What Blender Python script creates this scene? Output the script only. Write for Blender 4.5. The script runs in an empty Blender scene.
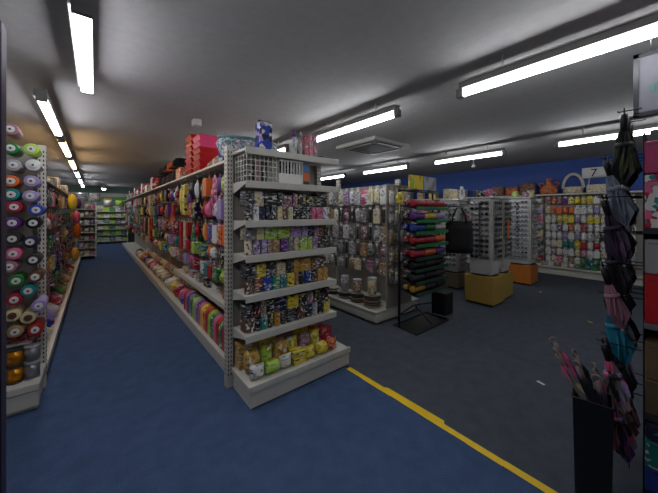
import bpy, bmesh, math, random
from math import sin, cos, pi, radians as R
from mathutils import Vector, Matrix

rnd = random.Random(7)
SC = bpy.context.scene
COL = SC.collection

# ------------------------------------------------------------------ mesh builder
class MB:
    def __init__(s): s.v = []; s.f = []; s.m = []; s.s = []
    def add(s, vs, fs, mi=0, sm=False):
        b = len(s.v); s.v += [tuple(v) for v in vs]
        for f in fs:
            s.f.append(tuple(b + i for i in f)); s.m.append(mi); s.s.append(sm)
        return s
    def box(s, lo, hi, mi=0):
        x0, y0, z0 = lo; x1, y1, z1 = hi
        return s.add([(x0,y0,z0),(x1,y0,z0),(x1,y1,z0),(x0,y1,z0),(x0,y0,z1),(x1,y0,z1),(x1,y1,z1),(x0,y1,z1)],
              [(0,3,2,1),(4,5,6,7),(0,1,5,4),(1,2,6,5),(2,3,7,6),(3,0,4,7)], mi)
    def rbox(s, lo, hi, b=.004, mi=0, seg=1):
        bm = bmesh.new(); bmesh.ops.create_cube(bm, size=1)
        for v in bm.verts:
            v.co = Vector([(lo[i]+hi[i])/2 + v.co[i]*(hi[i]-lo[i]) for i in range(3)])
        bmesh.ops.bevel(bm, geom=bm.edges[:], offset=b, segments=seg, affect='EDGES', profile=.5)
        bm.verts.index_update()
        s.add([v.co[:] for v in bm.verts], [[v.index for v in f.verts] for f in bm.faces], mi); bm.free()
        return s
    def tube(s, pts, r, n=8, mi=0, cap=True, sm=True):
        pts = [Vector(p) for p in pts]; rs = r if isinstance(r, (list, tuple)) else [r]*len(pts)
        vs = []; up = None
        for i, p in enumerate(pts):
            d = (pts[min(i+1,len(pts)-1)] - pts[max(i-1,0)]).normalized()
            if up is None:
                up = d.orthogonal().normalized()
            up = (up - d*up.dot(d)).normalized(); w = d.cross(up)
            for k in range(n):
                a = 2*pi*k/n; vs.append(p + (up*cos(a) + w*sin(a))*rs[i])
        fs = [(i*n+k, i*n+(k+1)%n, (i+1)*n+(k+1)%n, (i+1)*n+k) for i in range(len(pts)-1) for k in range(n)]
        s.add(vs, fs, mi, sm)
        if cap:
            b = len(s.v) - len(vs)
            s.f += [tuple(b+k for k in reversed(range(n))), tuple(b+(len(pts)-1)*n+k for k in range(n))]; s.m += [mi]*2; s.s += [False]*2
        return s
    def lathe(s, prof, n=16, mi=0, o=(0,0,0), axis='z', sm=True, cap=True):
        vs = []
        for r, h in prof:
            for k in range(n):
                a = 2*pi*k/n; c, d = r*cos(a), r*sin(a)
                p = (c, d, h) if axis == 'z' else ((c, h, d) if axis == 'y' else (h, c, d))
                vs.append((p[0]+o[0], p[1]+o[1], p[2]+o[2]))
        m = len(prof)
        fs = [(i*n+k, i*n+(k+1)%n, (i+1)*n+(k+1)%n, (i+1)*n+k) for i in range(m-1) for k in range(n)]
        s.add(vs, fs, mi, sm); b = len(s.v) - len(vs)
        if cap:
            s.f += [tuple(b+k for k in reversed(range(n))), tuple(b+(m-1)*n+k for k in range(n))]; s.m += [mi]*2; s.s += [False]*2
        return s
    def ell(s, c, r, n=10, m=6, mi=0):
        prof = [(sin(pi*i/m), -cos(pi*i/m)) for i in range(m+1)]
        prof[0] = (.001, -1); prof[-1] = (.001, 1)
        t = MB().lathe(prof, n)
        return s.add([(c[0]+v[0]*r[0], c[1]+v[1]*r[1], c[2]+v[2]*r[2]) for v in t.v], t.f, mi, True)
    def pillow(s, w, h, t, nx=5, nz=6, y=0, z0=0, mi=0, wob=0, seed=0):
        q = random.Random(seed); vs = []; idx = {}
        for side in (-1, 1):
            for i in range(nx+1):
                for k in range(nz+1):
                    e = i in (0, nx) or k in (0, nz)
                    if side == 1 and e: idx[(1,i,k)] = idx[(-1,i,k)]; continue
                    u, v = 2*i/nx-1, 2*k/nz-1
                    th = t/2*math.sqrt(max(0,1-u*u))*math.sqrt(max(0,1-v*v)) + (0 if e else q.uniform(-wob,wob))
                    idx[(side,i,k)] = len(vs); vs.append((u*w/2*(1-.06*v*v), y+side*th, z0+h*(v+1)/2))
        fs = []
        for side in (-1, 1):
            for i in range(nx):
                for k in range(nz):
                    f = (idx[(side,i,k)], idx[(side,i+1,k)], idx[(side,i+1,k+1)], idx[(side,i,k+1)])
                    fs.append(f if side < 0 else f[::-1])
        return s.add(vs, fs, mi, True)
    def prism(s, out, y0, y1, mi=0):            # outline in x,z extruded along y
        n = len(out)
        vs = [(x, y0, z) for x, z in out] + [(x, y1, z) for x, z in out]
        return s.add(vs, [tuple(range(n)), tuple(range(2*n-1, n-1, -1))] + [(i+n, (i+1)%n+n, (i+1)%n, i) for i in range(n)], mi)
    def mesh(s, name):
        me = bpy.data.meshes.new(name); me.from_pydata(s.v, [], s.f)
        me.polygons.foreach_set('material_index', s.m); me.polygons.foreach_set('use_smooth', s.s); me.update()
        bm = bmesh.new(); bm.from_mesh(me); bmesh.ops.recalc_face_normals(bm, faces=bm.faces); bm.to_mesh(me); bm.free()
        return me

# ------------------------------------------------------------------ materials
MC = {}
def mute(c, k=.16):
    g = .3*c[0]+.55*c[1]+.15*c[2]; return tuple(x+(g-x)*k for x in c)
def lin(c): return tuple((x/12.92 if x <= .04045 else ((x+.055)/1.055)**2.4) for x in c)
def newmat(name):
    m = bpy.data.materials.new(name); m.use_nodes = True
    nt = m.node_tree; b = nt.nodes['Principled BSDF']
    return m, nt, b
def N(nt, t, **k):
    n = nt.nodes.new(t)
    for a, v in k.items(): setattr(n, a, v)
    return n
def plain(name, rgb, rough=.5, metal=0, bump=0, bs=200, alpha=None, trans=0, coat=0):
    if name in MC: return MC[name]
    m, nt, b = newmat(name); L = nt.links
    c = lin(rgb)
    no = N(nt, 'ShaderNodeTexNoise'); no.inputs['Scale'].default_value = 14; no.inputs['Detail'].default_value = 3
    tc = N(nt, 'ShaderNodeTexCoord'); L.new(tc.outputs['Object'], no.inputs['Vector'])
    mx = N(nt, 'ShaderNodeMix', data_type='RGBA'); L.new(no.outputs['Fac'], mx.inputs[0])
    mx.inputs[6].default_value = tuple(x*.88 for x in c) + (1,); mx.inputs[7].default_value = tuple(min(1,x*1.1) for x in c) + (1,)
    L.new(mx.outputs[2], b.inputs['Base Color'])
    b.inputs['Roughness'].default_value = rough; b.inputs['Metallic'].default_value = metal
    b.inputs['Transmission Weight'].default_value = trans; b.inputs['Coat Weight'].default_value = coat
    if alpha is not None: b.inputs['Alpha'].default_value = alpha
    if bump:
        n2 = N(nt, 'ShaderNodeTexNoise'); n2.inputs['Scale'].default_value = bs; L.new(tc.outputs['Object'], n2.inputs['Vector'])
        bp = N(nt, 'ShaderNodeBump'); bp.inputs['Strength'].default_value = bump; bp.inputs['Distance'].default_value = .004
        L.new(n2.outputs['Fac'], bp.inputs['Height']); L.new(bp.outputs['Normal'], b.inputs['Normal'])
    MC[name] = m; return m
def emit(name, rgb, strength):
    if name in MC: return MC[name]
    m, nt, b = newmat(name)
    b.inputs['Base Color'].default_value = (.8,.8,.8,1); b.inputs['Emission Color'].default_value = lin(rgb)+(1,); b.inputs['Emission Strength'].default_value = strength
    MC[name] = m; return m
PAL = dict(red=(.72,.10,.10), crimson=(.72,.06,.20), pink=(.88,.36,.55), orange=(.92,.40,.10), yellow=(.90,.80,.12), lime=(.62,.80,.18),
    green=(.12,.50,.20), teal=(.08,.52,.52), blue=(.13,.26,.70), navy=(.10,.12,.28), purple=(.38,.16,.52), lilac=(.62,.54,.76), white=(.84,.84,.82),
    cream=(.84,.77,.58), grey=(.50,.50,.50), silver=(.66,.66,.68), black=(.07,.07,.08), charcoal=(.19,.19,.20), brown=(.40,.26,.16), tan=(.66,.52,.34), mauve=(.62,.40,.48), gold=(.78,.58,.14))
PAL = {k: mute(v) for k, v in PAL.items()}
def pack(c, style=0):
    """printed packaging: a flat base colour broken by rectangular printed cells, different on every object"""
    key = f'pack_{c}_{style}'
    if key in MC: return MC[key]
    m, nt, b = newmat(key); L = nt.links
    tc = N(nt, 'ShaderNodeTexCoord'); oi = N(nt, 'ShaderNodeObjectInfo')
    ad = N(nt, 'ShaderNodeVectorMath', operation='ADD'); ms = N(nt, 'ShaderNodeVectorMath', operation='SCALE'); ms.inputs['Scale'].default_value = 37
    cb = N(nt, 'ShaderNodeCombineXYZ')
    for i in range(3): L.new(oi.outputs['Random'], cb.inputs[i])
    L.new(cb.outputs[0], ms.inputs[0]); mp = N(nt, 'ShaderNodeMapping'); mp.inputs['Scale'].default_value = [(3.0,3.0,13),(4.5,4.5,7)][style % 2]
    L.new(tc.outputs['Generated'], mp.inputs['Vector']); L.new(mp.outputs[0], ad.inputs[0]); L.new(ms.outputs[0], ad.inputs[1])
    vo = N(nt, 'ShaderNodeTexVoronoi', distance='CHEBYCHEV'); vo.inputs['Scale'].default_value = 1; L.new(ad.outputs[0], vo.inputs['Vector'])
    sp = N(nt, 'ShaderNodeSeparateColor'); L.new(vo.outputs['Color'], sp.inputs[0])
    cr = N(nt, 'ShaderNodeValToRGB'); cr.color_ramp.interpolation = 'CONSTANT'
    base = lin(PAL[c]); lt = tuple(.6*x+.22 for x in base); dk = tuple(x*.5 for x in base); acc = lin(PAL[['white','red','black','yellow','blue','orange'][(hash_(c)+style) % 6]])
    stops = [(0,base),(.62,lt),(.74,dk),(.86,acc),(.95,lin(PAL['white']))]
    el = cr.color_ramp.elements; el[0].position = 0; el[0].color = base+(1,); el[1].position = .50; el[1].color = lt+(1,)
    for p, q in ((.66,dk),(.86,acc),(.93,lin(PAL['white']))):
        e = el.new(p); e.color = q+(1,)
    L.new(sp.outputs[0], cr.inputs[0]); L.new(cr.outputs[0], b.inputs['Base Color'])
    b.inputs['Roughness'].default_value = .35
    MC[key] = m; return m
def hash_(t): return sum(ord(ch)*(i+1) for i, ch in enumerate(t))
def stripes(name, cols, scale=(0,0,20), rough=.7):
    if name in MC: return MC[name]
    m, nt, b = newmat(name); L = nt.links
    tc = N(nt, 'ShaderNodeTexCoord'); mp = N(nt, 'ShaderNodeMapping'); mp.inputs['Scale'].default_value = scale
    L.new(tc.outputs['Object'], mp.inputs[0]); vo = N(nt, 'ShaderNodeTexVoronoi'); vo.inputs['Scale'].default_value = 1; L.new(mp.outputs[0], vo.inputs['Vector'])
    sp = N(nt, 'ShaderNodeSeparateColor'); L.new(vo.outputs['Color'], sp.inputs[0])
    cr = N(nt, 'ShaderNodeValToRGB'); cr.color_ramp.interpolation = 'CONSTANT'; el = cr.color_ramp.elements
    for i, c in enumerate(cols):
        e = el[i] if i < 2 else el.new(i/len(cols)); e.position = i/len(cols); e.color = lin(PAL[c] if isinstance(c, str) else c)+(1,)
    L.new(sp.outputs[0], cr.inputs[0]); L.new(cr.outputs[0], b.inputs['Base Color']); b.inputs['Roughness'].default_value = rough
    MC[name] = m; return m
def cm(c, rough=.45): return plain('tone_'+c, PAL[c], rough)
METAL = plain('enamelled_shelf_metal', (.76,.75,.71), .4)
WIRE = plain('white_coated_wire', (.90,.89,.86), .4)
DARKSLOT = plain('slot_dark', (.08,.08,.08), .8)
PEG = plain('pegboard_grey', (.58,.56,.53), .7)
STEEL = plain('bright_steel', (.62,.62,.62), .35, 1)
BLACK = plain('black_metal', (.05,.05,.055), .5)

# ------------------------------------------------------------------ object helpers
def link(name, data, parent=None, loc=(0,0,0), rz=0):
    o = bpy.data.objects.new(name, data); COL.objects.link(o); o.location = loc; o.rotation_euler = (0,0,rz)
    if parent: o.parent = parent
    return o
def obj(name, mb, mat, parent=None, loc=(0,0,0), rz=0):
    me = mb if isinstance(mb, bpy.types.Mesh) else mb.mesh(name)
    mats = mat if isinstance(mat, (list, tuple)) else [mat]
    while len(me.materials) < len(mats): me.materials.append(None)
    o = link(name, me, parent, loc, rz)
    for i, m in enumerate(mats):
        o.material_slots[i].link = 'OBJECT'; o.material_slots[i].material = m
    return o
def tag(o, label, cat, group=None, kind=None):
    if label: o['label'] = label
    if cat: o['category'] = cat
    if group: o['group'] = group
    if kind: o['kind'] = kind
    return o
def thing(name, label, cat, loc=(0,0,0), rz=0, group=None):
    return tag(link(name, None, None, loc, rz), label, cat, group)
def struct(name, mb, mat):
    o = obj(name, mb, mat); o['kind'] = 'structure'; return o
def B(*a): return MB().box(*a)
ORD = 'first second third fourth fifth sixth seventh eighth ninth tenth eleventh twelfth thirteenth fourteenth fifteenth sixteenth seventeenth eighteenth nineteenth'.split()
TENS = {2:('twentieth','twenty'),3:('thirtieth','thirty'),4:('fortieth','forty'),5:('fiftieth','fifty'),6:('sixtieth','sixty'),7:('seventieth','seventy'),8:('eightieth','eighty')}
def O(i):                                         # 0-based
    n = i+1
    if n < 20: return ORD[n-1]
    t, u = divmod(n, 10); return TENS[t][0] if u == 0 else TENS[t][1]+'-'+ORD[u-1]

# ------------------------------------------------------------------ the setting
H = 1.45; CEIL = 2.65
X0, X1, Y0, Y1 = -2.2, 8.5, -2.6, 17.2
def carpet():
    m, nt, b = newmat('carpet_two_tone'); L = nt.links
    tc = N(nt, 'ShaderNodeTexCoord'); sx = N(nt, 'ShaderNodeSeparateXYZ'); L.new(tc.outputs['Object'], sx.inputs[0])
    gt = N(nt, 'ShaderNodeMath', operation='GREATER_THAN'); gt.inputs[1].default_value = 1.82; L.new(sx.outputs[0], gt.inputs[0])
    no = N(nt, 'ShaderNodeTexNoise'); no.inputs['Scale'].default_value = 160; no.inputs['Detail'].default_value = 4; L.new(tc.outputs['Object'], no.inputs['Vector'])
    n3 = N(nt, 'ShaderNodeTexNoise'); n3.inputs['Scale'].default_value = 9; n3.inputs['Detail'].default_value = 5; L.new(tc.outputs['Object'], n3.inputs['Vector'])
    mx = N(nt, 'ShaderNodeMix', data_type='RGBA'); L.new(gt.outputs[0], mx.inputs[0])
    mx.inputs[6].default_value = lin((.265,.345,.475))+(1,); mx.inputs[7].default_value = lin((.30,.325,.36))+(1,)
    a = N(nt, 'ShaderNodeMath', operation='MULTIPLY_ADD'); a.inputs[1].default_value = 1.3; a.inputs[2].default_value = .30; L.new(no.outputs['Fac'], a.inputs[0])
    a2 = N(nt, 'ShaderNodeMath', operation='MULTIPLY_ADD'); a2.inputs[1].default_value = .6; a2.inputs[2].default_value = .68; L.new(n3.outputs['Fac'], a2.inputs[0])
    a3 = N(nt, 'ShaderNodeMath', operation='MULTIPLY'); L.new(a.outputs[0], a3.inputs[0]); L.new(a2.outputs[0], a3.inputs[1])
    sc = N(nt, 'ShaderNodeVectorMath', operation='SCALE'); L.new(mx.outputs[2], sc.inputs[0]); L.new(a3.outputs[0], sc.inputs['Scale'])
    L.new(sc.outputs[0], b.inputs['Base Color']); b.inputs['Roughness'].default_value = .95; b.inputs['Specular IOR Level'].default_value = .15
    bp = N(nt, 'ShaderNodeBump'); bp.inputs['Strength'].default_value = .5; bp.inputs['Distance'].default_value = .004
    L.new(no.outputs['Fac'], bp.inputs['Height']); L.new(bp.outputs['Normal'], b.inputs['Normal'])
    return m
struct('floor', B((X0,Y0,-.1),(X1,Y1,0)), carpet())
struct('ceiling', B((X0-.1,Y0-.1,CEIL),(X1+.1,Y1+.1,CEIL+.1)), plain('ceiling_plaster', (.68,.675,.67), .95, bump=.25, bs=45))
struct('wall_right', B((X1,Y0,0),(X1+.1,Y1,CEIL)), plain('wall_blue_paint', (.24,.35,.62), .85, bump=.08, bs=60))
struct('wall_left', B((X0-.1,Y0,0),(X0,Y1,CEIL)), plain('wall_offwhite_paint', (.62,.60,.56), .9))
struct('wall_back', B((X0,Y1,0),(X1,Y1+.1,CEIL)), plain('wall_sage_paint', (.46,.55,.50), .9))
struct('wall_front', B((X0,Y0-.1,0),(X1,Y0,CEIL)), plain('wall_offwhite_paint', (.62,.60,.56), .9))
struct('trim_1', B((X0,Y1-.04,2.18),(X1,Y1-.002,2.34)), plain('trim_white', (.75,.74,.72), .7))   # pale band along the far wall

# yellow floor tape, with the ragged doubled patch in the middle
t = MB(); q = random.Random(3)
ys = [1.93 - i*.1 for i in range(24)]
for k, (xa, xb) in enumerate(((1.795,1.842),)):
    pts = [(xa+q.uniform(-.004,.004), xb+q.uniform(-.004,.004), y) for y in ys]
    for (a,b,y),(c,d,y2) in zip(pts, pts[1:]): t.box((min(a,c),y2-.0005,.001),(max(b,d),y+.0005,.003))
t.add([(1.835,1.55,.0035),(1.865,1.5,.0035),(1.87,1.02,.0035),(1.80,.98,.0035)], [(0,1,2,3)])
tag(obj('floor_tape', t, plain('yellow_tape', (.96,.80,.04), .5)), 'yellow adhesive tape strip on the carpet where blue meets grey', 'tape')
for i, (x, y, a) in enumerate(((5.04,.72,.9),(2.92,.727,1.2),(6.24,1.56,.7))):
    tag(obj('paper_scrap', B((-.03,-.012,.001),(.03,.012,.003)), [cm('lime'),cm('white'),cm('white')][i], loc=(x,y,0), rz=a),
        ['lime green paper scrap lying on the grey carpet','white paper scrap on the grey carpet beside the umbrella tub','small white scrap on grey carpet in front of the orange box'][i], 'paper scrap')

# ------------------------------------------------------------------ ceiling lamps
TUBE = emit('lamp_tube_cool', (.97,.98,1), 12.0)
TUBEW = emit('lamp_tube_warm', (1,.84,.62), 9.0)
DIFF = emit('lamp_diffuser_cool', (.97,.97,1), 14.0)
BATT = plain('batten_grey', (.50,.50,.49), .5)
def batten(x, y0, y1, label, tube=TUBE, group='fluorescent battens'):
    t = thing('ceiling_light', label, 'ceiling light', (x, (y0+y1)/2, 2.44), 0, group); h = (y1-y0)/2
    obj('lamp_body', MB().prism([(-.035,.045),(.035,.045),(.035,.095),(-.035,.095)], -h, h), BATT, t)
    obj('top_flange', MB().rbox((-.052,-h,.0955),(.052,h,.103), .002), METAL, t)
    for e in (-1,1): obj('suspension_rod', MB().tube([(0,e*h*.6,.103),(0,e*h*.6,.21)], .008, 6), METAL, t)
    obj('lamp_tube', MB().tube([(0,-h+.03,.01),(0,h-.03,.01)], .027, 12), tube, t)
    for e in (-1, 1): obj('lamp_holder', MB().rbox((-.03, e*h-.028, -.024),(.03, e*h+.028, .05), .004), BATT, t)
    return t
batten(2.40, -.45, 1.16, 'long twin tube ceiling light above the yellow tape end of the shop')
batten(2.38, 1.80, 3.24, 'twin tube ceiling light beside the square ceiling air unit')
batten(2.38, 3.95, 5.35, 'twin tube ceiling light half hidden by the display end top shelf')
batten(2.38, 6.0, 7.4, 'twin tube ceiling light low behind the display end top shelf')
batten(5.34, -.35, 1.13, 'twin tube ceiling light behind the upright umbrellas near the blue wall')
batten(5.36, 1.85, 3.13, 'twin tube ceiling light above the sunglasses towers')
batten(5.34, 3.75, 5.1, 'twin tube ceiling light above the yellow placard')
batten(5.34, 5.8, 7.2, 'twin tube ceiling light farther along behind the yellow placard')
batten(2.38, -2.35, -.85, 'added twin tube fill light out of view behind the camera over the tape')  # unseen batten added as fill light from behind the camera
batten(5.34, -2.3, -.8, 'added twin tube fill light out of view by the blue wall')  # another added fill batten outside the view, softens the contrast
def flat_lamp(x, y0, y1, label, m, w=.036, z=2.45):
    t = thing('ceiling_light', label, 'ceiling light', (x,(y0+y1)/2,z), 0, 'flat lights over the blue aisle'); h = (y1-y0)/2
    obj('lamp_body', B((-w-.02,-h-.02,.037),(w+.004,h+.02,.09)), BATT, t)
    obj('diffuser', MB().rbox((-w,-h,0),(w,h,.036), .006), m, t)
    for e in (-1,1):
        obj('end_cap', B((-w-.006,e*h-.018,-.004),(w+.006,e*h+.018,.05)), BATT, t)
        obj('suspension_rod', MB().tube([(0,e*h*.6,.09),(0,e*h*.6,CEIL-z)], .008, 6), METAL, t)
DWARM = emit('lamp_diffuser_warm', (1,.82,.60), 14)
flat_lamp(-.05, 1.90, 3.15, 'long white flat ceiling light over the aisle, topmost in view', DIFF)
flat_lamp(-.05, .2, 1.6, 'long white flat fill light added overhead just out of view', DIFF)  # added fill lamp, unseen; brightens the near floor and display end
for i, (a, b, m, w) in enumerate(((3.62,5.15,DIFF,'white'),(5.6,7.0,DWARM,'warm'),(7.5,8.9,DWARM,'warm'),(9.6,11,DIFF,'white'),(11.8,13.2,DIFF,'white'),(14,15.2,DIFF,'white'))):
    flat_lamp(-.37, a, b, f'{w} ceiling light, {O(i)} of the chain beginning above the cone spools', m, .032)
flat_lamp(.3, 15.4, 16.4, 'small bright ceiling light by the far green wall', DIFF, .06)
# air unit
t = thing('air_conditioner', 'square ceiling air unit with dark louvre slots between the lights', 'air conditioner', (3.85,3.45,2.585))
obj('fascia', MB().rbox((-.47,-.47,0),(.47,.47,.065), .012), plain('air_unit_white', (.62,.62,.60), .5), t)
for a in range(4):
    obj('louvre', MB().rbox((-.30,-.42,-.006),(.30,-.33,.004), .003), DARKSLOT, t, rz=a*pi/2)
    obj('louvre_blade', B((-.29,-.39,-.012),(.29,-.345,-.007)), METAL, t, rz=a*pi/2)
obj('intake_grille', MB().rbox((-.26,-.26,-.008),(.26,.26,.002), .004), plain('grille_grey', (.42,.42,.42), .6), t)
t = thing('ceiling_sensor', 'small white square sensor on the ceiling above the red tubs', 'sensor', (1.02,3.95,2.56))
obj('sensor_body', MB().rbox((-.05,-.05,0),(.05,.05,.088), .008), plain('sensor_white', (.85,.85,.84), .5), t)
t = thing('ceiling_sprinkler', 'small white fitting dropping from the ceiling by the blue wall', 'sprinkler', (6.6,2.9,2.45))
obj('stem', MB().lathe([(.012,.05),(.012,.2)], 8), METAL, t); obj('rose', MB().lathe([(.02,0),(.045,.03),(.035,.06),(.01,.07)], 10), plain('sensor_white', (.85,.85,.84), .5), t)
# hanging sign
t = thing('hanging_sign', 'pale hanging sign in a dark frame under the ceiling', 'sign', (2.7,0,0))
obj('panel', B((-.006,-.55,2.08),(.006,.165,2.44)), plain('sign_board', (.36,.36,.39), .6), t)
fr = MB(); 
for a, b in (((-.014,-.56,2.06),(.014,.175,2.085)),((-.014,-.56,2.435),(.014,.175,2.46)),((-.014,.15,2.06),(.014,.175,2.46)),((-.014,-.56,2.06),(.014,-.535,2.46))): fr.box(a,b)
obj('frame', fr, plain('sign_frame_dark', (.09,.09,.12), .4), t)
for y in (.1,-.5): obj('suspension_wire', MB().tube([(0,y,2.46),(0,y,2.65)], .003, 6), STEEL, t)
def text(body, size, parent, loc, rot, mat, ext=.001):
    cu = bpy.data.curves.new('lettering', 'FONT'); cu.body = body; cu.size = size; cu.extrude = ext; cu.align_x = 'LEFT'; cu.materials.append(mat)
    o = link('lettering', cu); dg = bpy.context.evaluated_depsgraph_get(); me = bpy.data.meshes.new_from_object(o.evaluated_get(dg)); bpy.data.objects.remove(o)
    o = link('lettering', me, parent, loc); o.rotation_euler = rot; return o
text('iP', .075, t, (-.009, .108, 2.20), (pi/2, 0, -pi/2), plain('sign_green', (.10,.42,.34), .6))
text('C', .075, t, (-.009, .068, 2.38), (pi/2, 0, -pi/2), plain('sign_green', (.10,.42,.34), .6))

# navy panel at the very edge of the frame
t = thing('display_board', 'tall narrow navy board standing at the very edge beside the cone spools', 'board', (-.436,1.02,0))
obj('panel', MB().rbox((-.3,-.02,.02),(.255,.02,1.88), .004), plain('navy_board', (.13,.13,.24), .6), t)
obj('edge_trim', B((.255,-.024,.02),(.268,.024,1.895)), plain('navy_trim', (.10,.09,.18), .5), t)
for s in (-1,1): obj('foot', B((s*.22-.03,-.2,0),(s*.22+.03,.2,.02)), BLACK, t)

# ------------------------------------------------------------------ shelf building blocks
def post_mesh(h, w=.05, d=.06, face=1):
    m = MB().box((-w/2,-d/2,0),(w/2,d/2,h))
    z = .1
    while z < h-.06:
        for x in (-.011,.011): m.box((x-.004,-d/2-.001,z),(x+.004,-d/2,z+.018), 1)
        for y in (-.011,.011): m.box((-w/2-.001,y-.004,z),(-w/2,y+.004,z+.018), 1); m.box((w/2,y-.004,z),(w/2+.001,y+.004,z+.018), 1)
        z += .036
    return m.mesh('upright')
POST2 = post_mesh(2.0)
def hook_mesh(L): return MB().tube([(0,0,0),(0,-L,0),(0,-L-.006,.004),(0,-L-.008,.016)], .003, 5).box((-.012,-.001,-.016),(.012,.002,.016)).mesh('peg_hook')
HOOK = {}
def hook(parent, loc, rz, L):
    k = round(L,2)
    if k not in HOOK: HOOK[k] = hook_mesh(L)
    o = obj('peg_hook', HOOK[k], STEEL, parent, loc, rz); return o

# ------------------------------------------------------------------ product prototypes (origin: hook point for hanging, base centre for standing; face = -Y)
def tab_mesh(w=.05, h=.034, t=.002, drop=.012):
    m = MB(); a = .009
    for lo, hi in (((-w/2,-t/2,a),(w/2,t/2,a+.01)),((-w/2,-t/2,-a),(-a-.006,t/2,a)),((a+.006,-t/2,-a),(w/2,t/2,a)),((-w/2,-t/2,-h),(w/2,t/2,-a))): m.box(lo,hi)
    return m.mesh('hang_tab')
TAB = tab_mesh()
BODY = {}
def body(kind, w, h, d):
    k = (kind, round(w,3), round(h,3), round(d,3))
    if k in BODY: return BODY[k]
    m = MB(); top = -.03
    if kind == 'box': m.rbox((-w/2,-d/2,top-h),(w/2,d/2,top), .004)
    elif kind == 'pouch': m.pillow(w, h, d, z0=top-h, wob=d*.06, seed=int(w*1000+h*77))
    elif kind == 'blister':
        m.box((-w/2,-.002,top-h),(w/2,.002,top)); m.pillow(w*.76, h*.62, d*1.4, y=-.004, z0=top-h*.86)
    elif kind == 'soft':
        m.pillow(w, h, d, 6, 7, z0=top-h, wob=d*.10, seed=int(h*991)); m.v = [(x*(1-.45*max(0,(z-top+h)/h)**2.5), y, z) for x, y, z in m.v]
    elif kind == 'brush':
        m.tube([(0,0,top),(0,0,top-h*.55)], [.008,.012], 8); m.rbox((-w/2,-d/2,top-h),(w/2,d/2,top-h*.5), .008)
    elif kind == 'ball': m.ell((0,0,top-h/2),(w/2,d/2,h/2), 12, 8)
    BODY[k] = m.mesh(kind+'_body'); return BODY[k]
def hanging(name, kind, w, h, d, col, label, cat, group, loc, rz, mat=None, tabcol=None, tilt=0):
    o = obj(name, body(kind,w,h,d), mat or pack(col, rnd.randrange(2)), None, loc, rz)
    o.rotation_euler = (0, tilt, rz)
    tag(o, label, cat, group)
    obj('hang_tab', TAB, tabcol or cm(col if rnd.random() < .5 else 'white'), o)
    return o
STD = {}
def standing_mesh(kind, w, d, h):
    k = (kind, round(w,3), round(d,3), round(h,3))
    if k in STD: return STD[k]
    m = MB()
    if kind == 'box': m.rbox((-w/2,-d/2,0),(w/2,d/2,h), min(.004,w*.06))
    elif kind == 'can': m.lathe([(w*.46,0),(w/2,.004),(w/2,h-.006),(w*.46,h)], 12)
    elif kind == 'jar': m.lathe([(w*.44,0),(w*.5,.006),(w*.5,h*.68),(w*.38,h*.78),(w*.40,h*.8),(w*.40,h)], 12)
    elif kind == 'bottle': m.lathe([(w*.45,0),(w*.5,.008),(w*.5,h*.62),(w*.42,h*.72),(w*.2,h*.8),(w*.2,h*.86),(w*.26,h*.87),(w*.26,h)], 12)
    elif kind == 'bag': m.pillow(w, h, d, wob=d*.08, seed=int(w*999)); 
    elif kind == 'roll':        # upright bundle with a rounded fold on top
        n = 7; out = [(-w/2,0)] + [(-w/2*cos(pi*i/n), h-w/2+w/2*sin(pi*i/n)) for i in range(n+1)] + [(w/2,0)]
        m.prism(out, -d/2, d/2)
    elif kind == 'lyingroll':
        q = random.Random(int(w*1000)+3); pr = [(h*.3,-w/2),(h*.44,-w/2+.01)]+[(h*q.uniform(.40,.5), -w/2+w*f) for f in (.2,.35,.5,.65,.8)]+[(h*.44,w/2-.01),(h*.3,w/2)]
        m.lathe(pr, 12, o=(0,0,h/2), axis='x')
    elif kind == 'tin':         # shallow baking tin with rolled rim
        m.lathe([(.002,.004),(w*.42,.004),(w*.47,h-.004),(w*.5,h-.004),(w*.5,h),(w*.46,h),(w*.41,.008),(.002,.008)], 18, cap=False)
    STD[k] = m.mesh(kind+'_body'); return STD[k]
def standing(name, kind, w, d, h, col, label, cat, group, loc, rz=0, mat=None):
    return tag(obj(name, standing_mesh(kind,w,d,h), mat or pack(col, rnd.randrange(2)), None, loc, rz), label, cat, group)

exec_parts = []
# ------------------------------------------------------------------ END DISPLAY facing the camera
t = thing('display_end', 'cream metal shelving end of the long run, loaded with small packs, facing the open floor', 'shelving', (0,0,0))
XA, XB = .895, 1.785
obj('back_panel', B((XA,2.375,.1),(XB,2.39,1.93)), PEG, t)
for x in (.862, 1.79): obj('upright', POST2, [METAL, DARKSLOT], t, (x,2.37,0))
pl = MB().box((.885,1.985,0),(1.855,2.33,.13)); pl.rbox((.878,1.965,.012),(1.862,1.985,.125), .003); pl.box((.872,1.955,.125),(1.868,2.335,.16)); pl.rbox((.872,1.952,.13),(1.868,1.968,.178), .003)
obj('base_plinth', pl, METAL, t)
SZ = [1.687,1.379,1.107,.80,.49]
def shelf_mb(z, y0=2.075, xa=.888, xb=1.80, lip=.05):
    m = MB().box((xa,y0+.006,z-.022),(xb,2.345,z)); m.rbox((xa,y0,z-lip),(xb,y0+.012,z+.006), .003)
    for x in (xa+.006, xb-.006):     # triangular end brackets
        m.add([(x-.003,y0+.03,z-.022),(x-.003,2.345,z-.022),(x-.003,2.345,z-.085),(x+.003,y0+.03,z-.022),(x+.003,2.345,z-.022),(x+.003,2.345,z-.085)],
              [(0,1,2),(5,4,3),(0,3,4,1),(1,4,5,2),(2,5,3,0)])
    return m
for z in SZ: obj('shelf', shelf_mb(z), METAL, t)
m = MB().box((.885,2.085,1.925),(1.83,2.5,1.945)); m.rbox((.885,2.075,1.90),(1.83,2.09,1.955), .003)
obj('top_shelf', m, METAL, t)
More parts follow.
